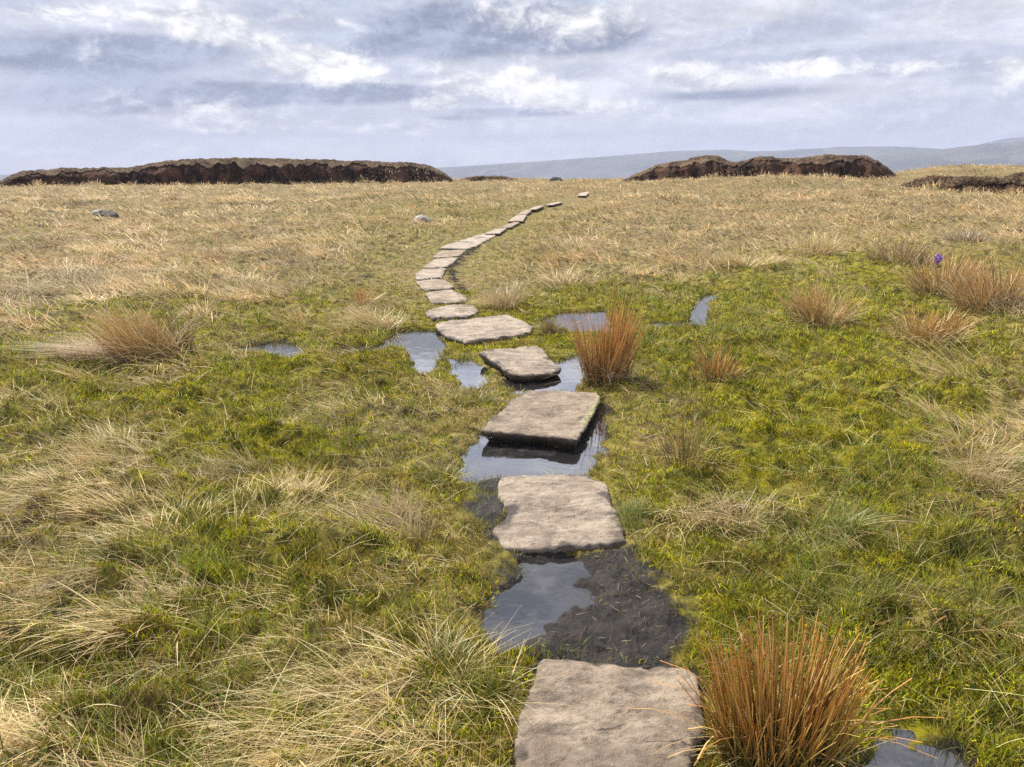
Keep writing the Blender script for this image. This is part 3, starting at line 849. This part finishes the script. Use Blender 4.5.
def build_litter():
    """loose dead stalks lying about, dark plant scraps on the mud"""
    x, y, rr, r = scatter(5000, 1.25, 12, 31)
    vm, pd, ps, ms = fields(x, y)
    p = np.clip(.35 + vm[:, 0] * .3, 0, 1) * sstep(pd, .35, .7) * sstep(ps, .03, .15) * (.3 + .7 * sstep(ms, 0, .2))
    ok = (r.random(len(x)) < p) & clear_of(x, y, .03)
    x, y, rr = x[ok], y[ok], rr[ok]; n = len(x)
    z = terrain(x, y) + r.uniform(.01, .06, n)
    c = pick(STRAW, n, .15, r) * 1.08
    a = blades(np.column_stack([x, y, z]), r.uniform(.08, .26, n), np.maximum(.0018, .0005 * rr), r.uniform(0, 6.28, n), r.uniform(.9, 1.5, n), r.uniform(1.4, 1.75, n), c, c, 3, .8, .4, r)
    x, y, rr, r = scatter(22000, 1.6, 6, 32, 30)
    ps, ms = pool_sd(x, y), mud_sd(x, y)
    ok = (ms < .06) & (ps > -.02 + .0) & clear_of(x, y, .01) & (r.random(len(x)) < .5 + .8 * fbm(x / .12, y / .12, 441, 3))
    x, y, rr = x[ok], y[ok], rr[ok]; n = len(x)
    c = pick([(.05, .04, .03), (.09, .07, .05), (.22, .17, .11), (.10, .10, .03), (.40, .32, .18)], n, .2, r)
    bq = blades(np.column_stack([x, y, terrain(x, y) + .001]), r.uniform(.012, .05, n), np.full(n, .0022), r.uniform(0, 6.28, n), r.uniform(.7, 1.5, n), r.uniform(1.2, 1.8, n), c, c, 2, 1.0, .4, r)
    x, y, rr, r = scatter(60000, 1.25, 14, 33)                  # short bleached bits caught in the moss
    ps, ms = pool_sd(x, y), mud_sd(x, y)
    dens = sstep(fbm(x / .3, y / .25, 451, 3), -.25, .55) * (.45 + .55 * (x < .3))
    ok = (ps > .02) & (ms > .03) & clear_of(x, y, .02) & (r.random(len(x)) < dens)
    x, y, rr = x[ok], y[ok], rr[ok]; n = len(x)
    c = pick(STRAW, n, .2, r)
    c2 = blades(np.column_stack([x, y, terrain(x, y) + r.uniform(.004, .03, n)]), r.uniform(.03, .11, n) + .002 * rr, np.maximum(.0018, .00055 * rr), 3.1 + r.normal(0, 1.1, n), r.uniform(.7, 1.5, n), r.uniform(1.2, 1.9, n), c, c, 3, .9, .3, r)
    v, f, c = merge([a, bq, c2])
    o = mesh_np('plant_litter', v, f, M_STRAW, cols=c, smooth=False)
    tag(o, 'loose dead stalks and scraps strewn on the wet ground', 'plant litter', kind='stuff')
print('straw', build_straw(), 'green', build_green(), 'moss', build_moss())
build_litter()

# ------------------------------------------------------------------ rush clumps and grass tussocks, each a thing of its own
RUSH_G = [(.08, .09, .02), (.10, .11, .025), (.15, .11, .03), (.12, .075, .025)]
RUSH_O = [(.56, .27, .055), (.62, .36, .10), (.42, .19, .045), (.66, .44, .16), (.34, .16, .04), (.50, .33, .09)]
RUSH_R = [(.60, .27, .065), (.66, .33, .09), (.46, .19, .05), (.70, .42, .16), (.52, .28, .08), (.24, .11, .04), (.36, .17, .05)]
RUSH_T = [(.66, .40, .155), (.74, .49, .22), (.54, .30, .105), (.46, .29, .11), (.62, .35, .12), (.26, .16, .06), (.80, .60, .31)]
PALE = [(.70, .56, .28), (.60, .46, .22), (.76, .64, .38), (.50, .37, .17), (.38, .26, .11), (.54, .44, .19)]
GREY = [(.48, .40, .27), (.56, .47, .33), (.36, .29, .19), (.42, .32, .19)]
def tubes(root, L, w, phi, t0, t1, c0, c1, k, r):
    """three-sided stems"""
    n = len(root); P = root.copy()
    V = np.empty((n, k + 1, 3, 3), np.float32); C = np.empty_like(V)
    base = r.uniform(0, 2.1, n)
    for s in range(k + 1):
        f = s / k
        ww = w * (1 - .45 * f) * .5
        for j in range(3):
            a = base + j * 2.0944
            V[:, s, j] = P + np.column_stack([np.cos(a) * ww, np.sin(a) * ww, np.zeros(n)])
        mixf = min(1, max(0, (f - .15) / .6))
        C[:, s] = (c0 * (1 - mixf) + c1 * mixf)[:, None, :]
        if s < k:
            t = t0 + (t1 - t0) * ((s + .5) / k)
            P = P + np.column_stack([np.sin(t) * np.cos(phi), np.sin(t) * np.sin(phi), np.cos(t)]) * (L / k)[:, None]
    b0 = (np.arange(n)[:, None, None] * (k + 1) + np.arange(k)[None, :, None]) * 3
    j = np.arange(3)[None, None, :]; j2 = (j + 1) % 3
    fc = np.stack([b0 + j, b0 + j2, b0 + 3 + j2, b0 + 3 + j], -1).reshape(-1, 4)
    return V.reshape(-1, 3), fc, C.reshape(-1, 3)

def clump(name, label, px, py, rad, h, n, low, high, seed, upright=.35, litter=0, lit_len=.3, lit_pal=PALE, lean=None, group=None, droop=.5, squash=1.0, fine=False, lit_dir=None, dist=None, cat=None):
    r = np.random.default_rng(seed)
    if name == 'rush_clump' and not fine: h = h * 1.65
    elif not fine: h = h * 1.1
    if dist is None: p = unproj(px, py, 0.0)
    else:
        d = ray(px, 176); p = np.array([d[0], d[1], 0]) / math.hypot(d[0], d[1]) * dist
    x0, y0 = p[0], p[1]
    z0 = float(terrain(np.array([x0]), np.array([y0]))[0])
    root_o = empty(name, (x0, y0, z0))
    dist_ = math.hypot(x0, y0)
    if name == 'rush_clump' and not fine: n = int(n * .95)
    a = r.uniform(0, 2 * math.pi, n)
    ksub = 1 if fine else (12 if name == 'rush_clump' else (4 if rad < .2 else 7))
    sa, sr = r.uniform(0, 6.28, ksub), rad * np.sqrt(r.random(ksub)) * .85
    scx, scy = sr * np.cos(sa), sr * np.sin(sa) * squash
    slx, sly, sh = r.normal(0, .30, ksub), r.normal(0, .30, ksub), r.uniform(.55, 1.1, ksub)
    own = r.integers(0, ksub, n)
    rr = np.sqrt(r.random(n)) * rad
    dx, dy = rr * np.cos(a), rr * np.sin(a) * squash
    if not fine:
        q2 = rad * .42 * np.sqrt(r.random(n))
        dx, dy = scx[own] + q2 * np.cos(a), scy[own] + q2 * np.sin(a) * squash
        rr = np.hypot(dx, dy / max(squash, .3))
    zr = terrain(x0 + dx, y0 + dy) - z0 - .01
    edge = rr / rad
    edge = np.clip(edge, 0, 1.3)
    L = h * r.uniform(.5, 1.0, n) * (1 - .22 * edge ** 2) * (1 if fine else sh[own])
    phi = np.arctan2(dy, dx) + r.normal(0, .6, n)
    t0 = edge * upright * r.uniform(.4, 1.2, n) + np.abs(r.normal(0, .13 if fine else .07, n))
    t1 = t0 + np.abs(r.normal(0, droop, n)) * (.3 + edge)
    if not fine:
        up_ = .40 if name == 'rush_clump' else 1.0
        vx = np.cos(phi) * np.sin(t0) + slx[own] * up_; vy = np.sin(phi) * np.sin(t0) + sly[own] * up_
        phi = np.arctan2(vy, vx); t0 = np.clip(np.hypot(vx, vy), 0, 1.35); t1 = np.clip(t0 + np.abs(r.normal(0, droop, n)) * (.3 + .7 * np.clip(edge, 0, 1)), 0, 1.75)
    if lean is not None:
        vx = np.cos(phi) * np.sin(t0) + lean[0]; vy = np.sin(phi) * np.sin(t0) + lean[1]
        phi = np.arctan2(vy, vx); extra = np.hypot(*lean)
        t0 = np.clip(t0 * .6 + extra * .7, 0, 1.3); t1 = np.clip(t0 + np.abs(r.normal(0, droop, n)) * .7, 0, 1.7)
    if fine:
        brk = r.random(n) < .10
        t1 = np.where(brk, t0 + r.uniform(.6, 1.5, n), t1)
    w = np.maximum(np.full(n, .0046 if fine else .0030), (.00105 if name == 'rush_clump' else .0007) * dist_) * r.uniform(.75, 1.25, n)
    c0, c1 = pick(low, n, .15, r), pick(high, n, .16, r)
    rootp = np.column_stack([dx, dy, zr])
    if fine: g = tubes(rootp, L, w, phi, t0, t1, c0, c1, 5, r)
    else: g = blades(rootp, L, w, phi, t0, t1, c0, c1, 4, 1.2, .3, r)
    kid = 'upright_growth'
    mesh_np(kid, g[0], g[1], M_RUSH, root_o, False, g[2])
    if litter:
        m = litter
        a = r.uniform(0, 2 * math.pi, m); q_ = rad * r.uniform(.3, 1.05, m)
        lx, ly = q_ * np.cos(a), q_ * np.sin(a) * squash
        ph = a + r.normal(0, .7, m)
        zz = terrain(x0 + lx, y0 + ly) - z0 + r.uniform(0, .25, m) * h * (1 - q_ / (rad * 1.3))
        cc = pick(lit_pal, m, .15, r)
        tt0 = r.uniform(.5, 1.3, m); tt1 = np.minimum(tt0 + r.uniform(.3, 1.0, m), 1.95)
        if name == 'grass_tussock':
            if lean is not None: ph = math.atan2(lean[1], lean[0]) + r.normal(0, .55, m)
            tt0 = r.uniform(.9, 1.4, m); tt1 = np.minimum(tt0 + r.uniform(.2, .6, m), 1.8)
        if lit_dir is not None:
            ly = ly * .7; s_ = r.random(m) < .75
            ph = np.where(s_, lit_dir + r.normal(0, .22, m), ph)
            tt0 = np.where(s_, r.uniform(1.15, 1.5, m), tt0); tt1 = np.where(s_, r.uniform(1.5, 1.68, m), tt1)
            lx = np.where(s_, lx - rad * .6, lx); zz = np.where(s_, terrain(x0 + lx, y0 + ly) - z0 + r.uniform(.02, .12, m), zz)
        l = blades(np.column_stack([lx, ly, zz]), lit_len * r.uniform(.5, 1.1, m), np.maximum(.0022, .0005 * dist_) * r.uniform(.7, 1.3, m), ph, tt0, tt1, cc, cc, 4, 1.0, .35, r)
        mesh_np('fallen_litter', l[0], l[1], M_STRAW, root_o, False, l[2])
    tag(root_o, label, cat or ('rush clump' if name == 'rush_clump' else 'grass tussock'), group or ('rush clumps in the bog' if name == 'rush_clump' else 'grass tussocks on the moor'))
    return root_o

RC, GT = 'rush_clump', 'grass_tussock'
clump(RC, 'dense orange rush clump with green lower stems beside the foreground flagstone', 778, 756, .16, .44, 560, RUSH_G, RUSH_O, 501, .24, 90, .26, PALE, fine=True, droop=.10, squash=.7)
clump(RC, 'tall russet rush clump at the water right of the tilted flagstone', 606, 381, .18, .49, 620, [(.20, .13, .06), (.15, .12, .045), (.26, .17, .08)], RUSH_R, 502, .17, 260, .34, GREY, droop=.09)
clump(RC, 'big tan rush clump leaning left with a flattened fan of stalks', 150, 362, .26, .42, 620, [(.20, .15, .06), (.15, .13, .045)], RUSH_T, 503, .35, 520, .85, [(.46, .34, .22), (.40, .27, .17), (.50, .40, .27)], lean=(-.42, .0), lit_dir=3.25, squash=.8)
clump(RC, 'thin green and tan rush clump at the right flank of the big leaning one', 186, 352, .14, .34, 120, RUSH_G, [(.22, .19, .08), (.30, .21, .10)], 504, .5, 0)
clump(RC, 'spiky tan rush clump standing alone on the green bog', 822, 326, .27, .36, 420, [(.22, .17, .08), (.18, .14, .06)], RUSH_T, 505, .6, 240, .40, PALE, droop=.35)
clump(RC, 'short green rush clump with rusty tips on yellow moss', 716, 384, .15, .27, 220, RUSH_G, RUSH_R, 506, .6, 60, .2, GREY, droop=.3)
clump(RC, 'sparse upright rush clump with orange tips beside the mud, near the squared flagstone', 688, 470, .15, .30, 130, RUSH_G, [(.36, .22, .09), (.20, .17, .05), (.40, .24, .10)], 507, .55, 70, .32, PALE, droop=.2)
clump(RC, 'broken orange rush clump with splayed pale stalks', 922, 344, .28, .28, 320, [(.22, .17, .07), (.16, .14, .04)], RUSH_R, 508, .8, 200, .36, PALE, droop=.5)
clump(RC, 'large brown rush clump at the right edge with dark gaps under it', 1000, 310, .48, .42, 700, [(.22, .16, .08), (.17, .12, .06)], RUSH_T, 509, .7, 420, .45, GREY, droop=.45)
clump(RC, 'brown rush clump crowned by the purple scrap', 944, 294, .40, .42, 420, [(.20, .16, .08), (.17, .14, .06)], RUSH_T, 510, .6, 220, .40, PALE, droop=.35)
clump(RC, 'broad low tan rush clump behind the spiky one', 902, 264, .50, .36, 420, [(.24, .18, .09)], [(.40, .29, .15), (.34, .24, .12)], 511, .6, 160, .40, PALE, droop=.4)
clump(GT, 'rounded dull brown tussock in the straw near the right edge', 962, 241, .42, .50, 420, [(.24, .18, .11)], GREY, 512, .9, 160, .36, GREY, droop=.7)
clump(GT, 'pale domed tussock at the back edge of the green hollow', 816, 255, .38, .54, 520, PALE, PALE, 513, 1.0, 260, .40, PALE, droop=.9)
clump(GT, 'overhanging pale tussock at the near-left lip of the green hollow', 752, 268, .45, .44, 420, PALE, PALE, 514, 1.0, 300, .42, PALE, droop=1.0)
clump(GT, 'brown drooping tussock at the left end of the hollow lip', 703, 262, .40, .46, 420, STRAW, [(.40, .29, .17), (.34, .25, .14)], 515, 1.0, 220, .4, PALE, droop=.9)
clump(GT, 'shaggy straw tussock leaning towards the path at its right side', 503, 306, .24, .44, 420, PALE, GREY, 516, .9, 240, .42, PALE, lean=(-.15, -.1), droop=.8)
clump(GT, 'combed straw tussock left of the path, above the white pool', 374, 327, .28, .36, 420, PALE, PALE, 517, 1.0, 220, .45, PALE, lean=(-.45, -.1), droop=.8)
clump(GT, 'thin orange-tinged tuft behind the combed straw tussock', 362, 306, .10, .36, 90, RUSH_T, RUSH_R, 518, .5, 0)
clump(GT, 'small dry tuft growing in the water behind the russet rushes', 549, 331, .14, .22, 200, [(.24, .19, .10)], [(.34, .27, .15), (.28, .20, .11)], 519, .8, 80, .2, GREY)
clump(GT, 'green tuft on the bank in front of the wide pinkish flagstone', 455, 360, .16, .17, 260, GREENS, OLIVE, 520, .8, 0)
clump(GT, 'olive tuft hanging over the narrow pool left of the tilted flagstone', 470, 398, .17, .17, 300, GREENS, OLIVE, 521, .9, 60, .2, GREY)
clump(GT, 'bright straw tuft fanning upward by the left bank near the mud-edged flagstone', 392, 530, .17, .22, 300, [(.44, .34, .17)], [(.54, .43, .24), (.50, .36, .20)], 522, .75, 120, .26, PALE, lean=(-.25, .05), droop=.4)
clump(GT, 'matted straw tussock on the left among moss hummocks', 120, 460, .30, .24, 480, PALE, PALE, 523, 1.1, 240, .30, PALE, lean=(-.3, 0), droop=.8)
clump(GT, 'loose pale tussock spilling in at the right edge', 1004, 482, .34, .30, 620, PALE, PALE, 524, 1.0, 380, .36, GREY, lean=(.1, -.3), droop=.8)
clump(GT, 'fringe of bleached grass hanging over the mud right of the mud-edged flagstone', 722, 520, .30, .20, 480, PALE, [(.50, .42, .30), (.46, .36, .26)], 525, 1.1, 260, .26, PALE, lean=(-.1, -.35), droop=.9, squash=.45)
clump(GT, 'lush green tuft with long arching blades right of the bleached fringe', 810, 535, .22, .24, 320, GREENS, [(.17, .20, .06), (.24, .24, .10)], 526, .9, 40, .24, PALE, droop=.8)
clump(GT, 'short bright green tuft beside the right edge of the mud-edged flagstone', 645, 525, .13, .15, 240, GREENS, [(.15, .18, .04), (.20, .20, .06)], 527, .9, 30, .18, PALE, droop=.6)
clump(GT, 'dark green tuft on the bank left of the foreground flagstone', 482, 690, .11, .15, 260, GREENS, OLIVE, 528, .9, 60, .20, PALE, droop=.6)
clump(GT, 'green and straw tuft with trailing dead blades at the bottom left of the bank', 440, 672, .13, .15, 260, GREENS, [(.20, .19, .05), (.40, .32, .16)], 529, .9, 120, .26, PALE, droop=.7)
clump(GT, 'swathe of long combed straw filling the lower left bank', 330, 728, .27, .15, 380, PALE, STRAW, 530, 1.1, 380, .27, PALE, lean=(-.75, -.35), droop=.6)
clump(GT, 'small straw tuft standing in moss left of the squared flagstone', 232, 470, .15, .20, 180, [(.30, .25, .11)], STRAW, 531, .8, 90, .24, GREY, lean=(-.2, 0))
clump(GT, 'olive tuft with dry tips on the bank left of the wide pool', 442, 478, .12, .15, 220, GREENS, [(.26, .23, .09), (.36, .28, .13)], 532, .8, 40, .16, PALE)

# ------------------------------------------------------------------ purple scrap caught on the rushes
pr = unproj(938, 259, .40)
u = np.linspace(0, 2 * math.pi, 24, endpoint=False); v_ = np.linspace(.02, math.pi - .02, 14)
VV, UU = np.meshgrid(v_, u, indexing='ij')
rr = .048 * (1 + .55 * fbm(np.cos(UU) * 2.2 + 4, np.sin(UU) * 2.2 + VV * 2.0, 601, 4, .6) + .16 * np.sin(UU * 5 + VV * 3))
pv_ = np.column_stack([(rr * np.sin(VV) * np.cos(UU)).ravel(), (rr * np.sin(VV) * np.sin(UU)).ravel() * .8, (rr * np.cos(VV)).ravel() * 1.15])
M_PURPLE, q, out = new_mat('purple_film')
principled(q, out, q.mix(q.noise(None, 6.0, 3), (.20, .10, .36), (.36, .21, .54)), .4, .5)
o = mesh_np('purple_scrap', pv_, grid_faces(14, 24, True), M_PURPLE, smooth=False); o.location = pr
tag(o, 'small crumpled purple scrap caught on top of a rush clump', 'litter')

# ------------------------------------------------------------------ rocks
def rock(label, px, py, size, colr, seed, dist=None, flat=.7, z=0.0):
    if dist is None: p = unproj(px, py, z)
    else:
        d = ray(px, 176); p = np.array([d[0], d[1], 0]) / math.hypot(d[0], d[1]) * dist
    z0 = float(terrain(np.array([p[0]]), np.array([p[1]]))[0])
    r = np.random.default_rng(seed)
    nu, nv = 48, 28
    VV, UU = np.meshgrid(np.linspace(.01, math.pi - .01, nv), np.linspace(0, 2 * math.pi, nu, endpoint=False), indexing='ij')
    D = np.stack([np.sin(VV) * np.cos(UU), np.sin(VV) * np.sin(UU), np.cos(VV)], -1).reshape(-1, 3)
    rad = np.full(len(D), 1.0)
    for k in range(9):                                         # cut by a few planes for a blocky boulder
        nrm_ = r.normal(size=3); nrm_ /= np.linalg.norm(nrm_)
        dd = D @ nrm_
        rad = np.minimum(rad, np.where(dd > .1, r.uniform(.62, .85) / np.maximum(dd, .1), 9))
    rad *= 1 + .08 * fbm(D[:, 0] * 3 + seed, D[:, 1] * 3 + D[:, 2] * 2, seed, 4)
    V = D * rad[:, None] * np.array([size[0], size[1], size[2]])
    o = mesh_np('boulder', V, grid_faces(nv, nu, True), M_ROCK, cols=np.tile(np.array(colr), (len(V), 1)))
    o.location = (p[0], p[1], z0 + size[2] * .12)
    tag(o, label, 'boulder', 'boulders on the moor')
    return o
rock('pale grey boulder in the straw left of the path', 423, 221, (.29, .22, .20), (.50, .48, .45), 701)
rock('low dark boulder on the left moor, larger of a touching pair', 108, 219, (.34, .26, .17), (.13, .125, .11), 702)
rock('small pale boulder touching the low dark one on the left moor', 100, 219, (.22, .18, .17), (.42, .40, .37), 703)
rock('dark blue-grey boulder on the horizon above the far path', 556, 180, (.85, .6, .50), (.10, .11, .12), 704, dist=100)

# ------------------------------------------------------------------ peat banks
def peat_bank(label, top, bot, dist, back, seed, over=.25, fringe=2600, blade_h=.22, grassy=None, pal=None, bare=0.0):
    """top/bot: skyline and foot as photo pixels at the given distance (metres, may vary along the bank)"""
    r = np.random.default_rng(seed)
    xs = np.arange(top[0][0], top[-1][0] + .5, 1.2)
    ty = np.interp(xs, [t[0] for t in top], [t[1] for t in top]); by = np.interp(xs, [t[0] for t in bot], [t[1] for t in bot])
    dd = np.interp(xs, [t[0] for t in dist], [t[1] for t in dist])
    n = len(xs)
    base = []; hgt = []
    for px, a, c, d in zip(xs, ty, by, dd):
        v = ray(px, a); hd = math.hypot(v[0], v[1])
        vb = ray(px, c); hb = math.hypot(vb[0], vb[1])
        base.append((v[0] / hd, v[1] / hd, EYE + d * vb[2] / hb, EYE + (d + .6) * v[2] / hd))
    base = np.array(base)
    arc = np.concatenate([[0], np.cumsum(np.hypot(*np.diff(base[:, :2] * dd[:, None], axis=0).T))])
    ztop = base[:, 3] + .10 * fbm(arc / 2.4, arc * 0, seed, 4, .55)
    zbot = base[:, 2]
    gz_ = terrain(base[:, 0] * dd, base[:, 1] * dd, False)
    zfoot = np.minimum(zbot, gz_) - .25
    x0, y0 = base[n // 2, 0] * dd[n // 2], base[n // 2, 1] * dd[n // 2]
    z0 = float(gz_[n // 2])
    root_o = empty('peat_bank', (x0, y0, z0))
    ends = np.sqrt(np.clip(np.minimum(arc, arc[-1] - arc) / 2.5, .02, 1))
    ztop = zfoot + .2 + (ztop - zfoot - .2) * (.25 + .75 * ends)
    gully = fbm(arc / 2.2, arc * 0 + 5, seed + 3, 4)
    # one rounded section: steep bare face below, turf shoulder leaning back above an uneven lip
    NR = 40
    lip = np.clip(.80 + .11 * gully + .11 * fbm(arc / 1.1, arc * 0 + 3, seed + 5, 4, .65) + .12 * fbm(arc / 5, arc * 0, seed + 6, 2) - bare, .3, .985)
    F = np.linspace(0, 1, NR)
    def section(f, i=slice(None)):
        steep = -1.0 * (1 - f) ** 1.5
        shoulder = 1.9 * np.clip((f - .55) / .45, 0, 1) ** 2.2
        lump = (1.6 * (1 - ends[i]) + 1.5 * gully[i] - .8 * np.clip(gully[i] - .25, 0, 1) + .28 * fbm(arc[i] / .8, f * 2.5 + 0 * arc[i], seed + 7, 4)) * (1 - .5 * f)
        d = dd[i] + steep + shoulder + lump
        z = zfoot[i] + (ztop[i] - zfoot[i]) * f + .06 * fbm(arc[i] / .5, f * 4 + 0 * arc[i], seed + 9, 2) * (f > .05)
        return d, z
    rows_p, rows_t = [], []
    for f in F:
        fl = np.full(n, f)
        d, z = section(np.minimum(fl, lip))
        rows_p.append(np.column_stack([base[:, 0] * d - x0, base[:, 1] * d - y0, z - z0]))
        ft = lip + (1 - lip) * f
        d, z = section(ft)
        out_ = .22 * np.exp(-(f / .25) ** 2)
        d = d - out_ - .05; z = z - .10 * (f == 0) + .05
        rows_t.append(np.column_stack([base[:, 0] * d - x0, base[:, 1] * d - y0, z - z0]))
    mesh_np('peat_face', np.vstack(rows_p), grid_faces(NR, n), M_PEAT, root_o)
    for k in range(1, 12):                                     # over the top and down to the moor behind
        f = k / 11
        d, z = section(np.ones(n)); d = d - .05 + f * back
        zb = terrain(base[:, 0] * d, base[:, 1] * d, False) - .4
        z = zb + (z + .05 - zb) * math.cos(f * math.pi / 2) ** .7
        rows_t.append(np.column_stack([base[:, 0] * d - x0, base[:, 1] * d - y0, z - z0]))
    mesh_np('turf_cap', np.vstack(rows_t), grid_faces(len(rows_t), n), M_TURF, root_o)
    P = pal or [(.20, .15, .085), (.14, .10, .06), (.29, .22, .13), (.10, .072, .045), (.165, .12, .066), (.07, .05, .036), (.08, .055, .04)]
    i = r.integers(0, n, fringe); t = r.random(fringe) ** 1.4
    f = lip[i] + (1 - lip[i]) * t
    d, z = section(f, i)
    d = d - .12
    c = pick(P, fringe, .22, r)
    dark_ = (fbm(arc[i] / 1.6, f * 2, seed + 21, 3) > .15) & (r.random(fringe) < .6)
    c[dark_] *= .5
    g1 = blades(np.column_stack([base[i, 0] * d - x0, base[i, 1] * d - y0, z - z0]), blade_h * r.uniform(.35, 1, fringe), np.full(fringe, .055) * r.uniform(.6, 1.3, fringe),
                -math.pi / 2 + r.normal(0, 1.0, fringe), r.uniform(.2, 1.2, fringe), r.uniform(1.2, 2.5, fringe), c, c, 3, .6, .3, r)
    m = fringe // 3                                            # slumped sods and tufts on the bare face and at its foot
    i = r.integers(0, n, m)
    slump = fbm(arc[i] / 1.8, arc[i] * 0 + 9, seed + 17, 3)
    f = np.clip(np.abs(r.normal(0, .12, m)) + np.clip(slump, 0, .8) * r.random(m), 0, 1) * lip[i]
    d, z = section(f, i)
    c = pick(P + [(.50, .38, .22), (.46, .35, .20)], m, .2, r)
    g2 = blades(np.column_stack([base[i, 0] * (d - .15) - x0, base[i, 1] * (d - .15) - y0, z - z0 + .05]), blade_h * 1.1 * r.uniform(.4, 1, m), np.full(m, .09),
                -math.pi / 2 + r.normal(0, 1.2, m), r.uniform(.1, .8, m), r.uniform(.8, 1.9, m), c, c, 3, 1, .3, r)
    m = int(arc[-1] * 70)                                      # rank straw tufts along the foot, in drifts
    i = r.integers(0, n, m)
    drift = np.clip(.5 + fbm(arc[i] / 1.6, arc[i] * 0 + 3, seed + 31, 3), .1, 1.4)
    gfrac = np.interp(xs[i], *zip(*(grassy or [(0, .1), (1000, .1)])))
    f = np.clip(np.abs(r.normal(0, 1, m)) * .5, 0, 1) * gfrac * lip[i]
    foot = r.random(m) < .35
    d, z = section(f, i)
    d = np.where(foot, dd[i] - 1.2 - np.abs(r.normal(0, .5, m)) + .9 * gully[i], d - .15)
    bx, by_ = base[i, 0] * d, base[i, 1] * d
    zt = np.where(foot, terrain(bx, by_) - .02, z)
    c = pick(STRAW_FAR, m, .2, r) * .85
    g3 = blades(np.column_stack([bx - x0, by_ - y0, zt - z0]), np.where(foot, .7, .45) * drift * r.uniform(.5, 1, m), np.full(m, .08), r.uniform(0, 6.28, m), r.uniform(.0, .6, m), r.uniform(.5, 1.6, m), c, c, 3, 1, .3, r)
    v, fc, c = merge([g1, g2, g3])
    mesh_np('heather_fringe', v, fc, M_HEATH, root_o, False, c)
    tag(root_o, label, 'peat bank', 'peat banks along the skyline')
    return root_o
peat_bank('long dark peat bank with a shaggy turf top on the left skyline',
          [(-60, 186), (2, 181), (12, 175), (30, 171), (60, 168.5), (95, 168), (130, 168), (150, 164), (168, 161), (190, 159.5), (220, 158.5), (250, 158), (330, 160), (372, 161.5), (400, 162.5), (425, 164.5), (440, 168), (448, 171), (453, 175)],
          [(-60, 186.5), (5, 182.5), (50, 181.5), (110, 182), (120, 185.5), (170, 184), (230, 181), (300, 179), (350, 177.5), (400, 177.5), (453, 177.5)],
          [(-60, 84), (100, 82), (170, 80), (300, 86), (453, 92)], 9, 801, fringe=5200, grassy=[(-60, .5), (60, .5), (110, .15), (200, .2), (340, .2), (395, .75), (453, 1.0)])
peat_bank('humped black peat bank on the rise at the right of the far path',
          [(622, 177), (634, 173), (648, 169), (660, 164.5), (675, 162), (690, 158.5), (705, 156), (718, 155.5), (726, 160), (731, 162), (745, 160.5), (757, 157), (770, 156.5), (785, 159), (800, 158), (815, 156.5), (830, 155), (850, 155.5), (870, 156), (882, 158.5), (890, 163), (897, 169)],
          [(622, 177.5), (660, 176), (690, 172.5), (720, 169.5), (731, 169), (760, 170), (800, 174.5), (850, 174.5), (897, 172)],
          [(622, 76), (731, 72), (897, 74)], 6, 802, fringe=3000, grassy=[(622, .25), (690, .1), (735, .6), (770, .5), (800, .12), (860, .1), (897, .6)], blade_h=.20)
peat_bank('low crumbling heathery peat bank at the right edge',
          [(896, 187), (905, 182), (915, 178.5), (930, 175.5), (945, 177), (960, 178.5), (985, 177), (1000, 178.5), (1012, 174.5), (1040, 171), (1120, 172)],
          [(896, 187.8), (910, 189.5), (950, 188.5), (1000, 189), (1120, 190)],
          [(896, 58), (1120, 58)], 7, 803, fringe=3200, grassy=[(896, .5), (930, .25), (1120, .45)], blade_h=.40, pal=[(.20, .13, .075), (.16, .11, .07), (.25, .17, .10), (.12, .09, .06), (.30, .22, .12)], bare=.12)
peat_bank('thin low line of peat beside the right end of the long bank',
          [(459, 179), (466, 177), (478, 176.3), (490, 176), (505, 176.6), (514, 178), (520, 179.5)],
          [(459, 179.5), (490, 179.6), (520, 180)],
          [(459, 104), (520, 106)], 3, 804, fringe=900, blade_h=.25)
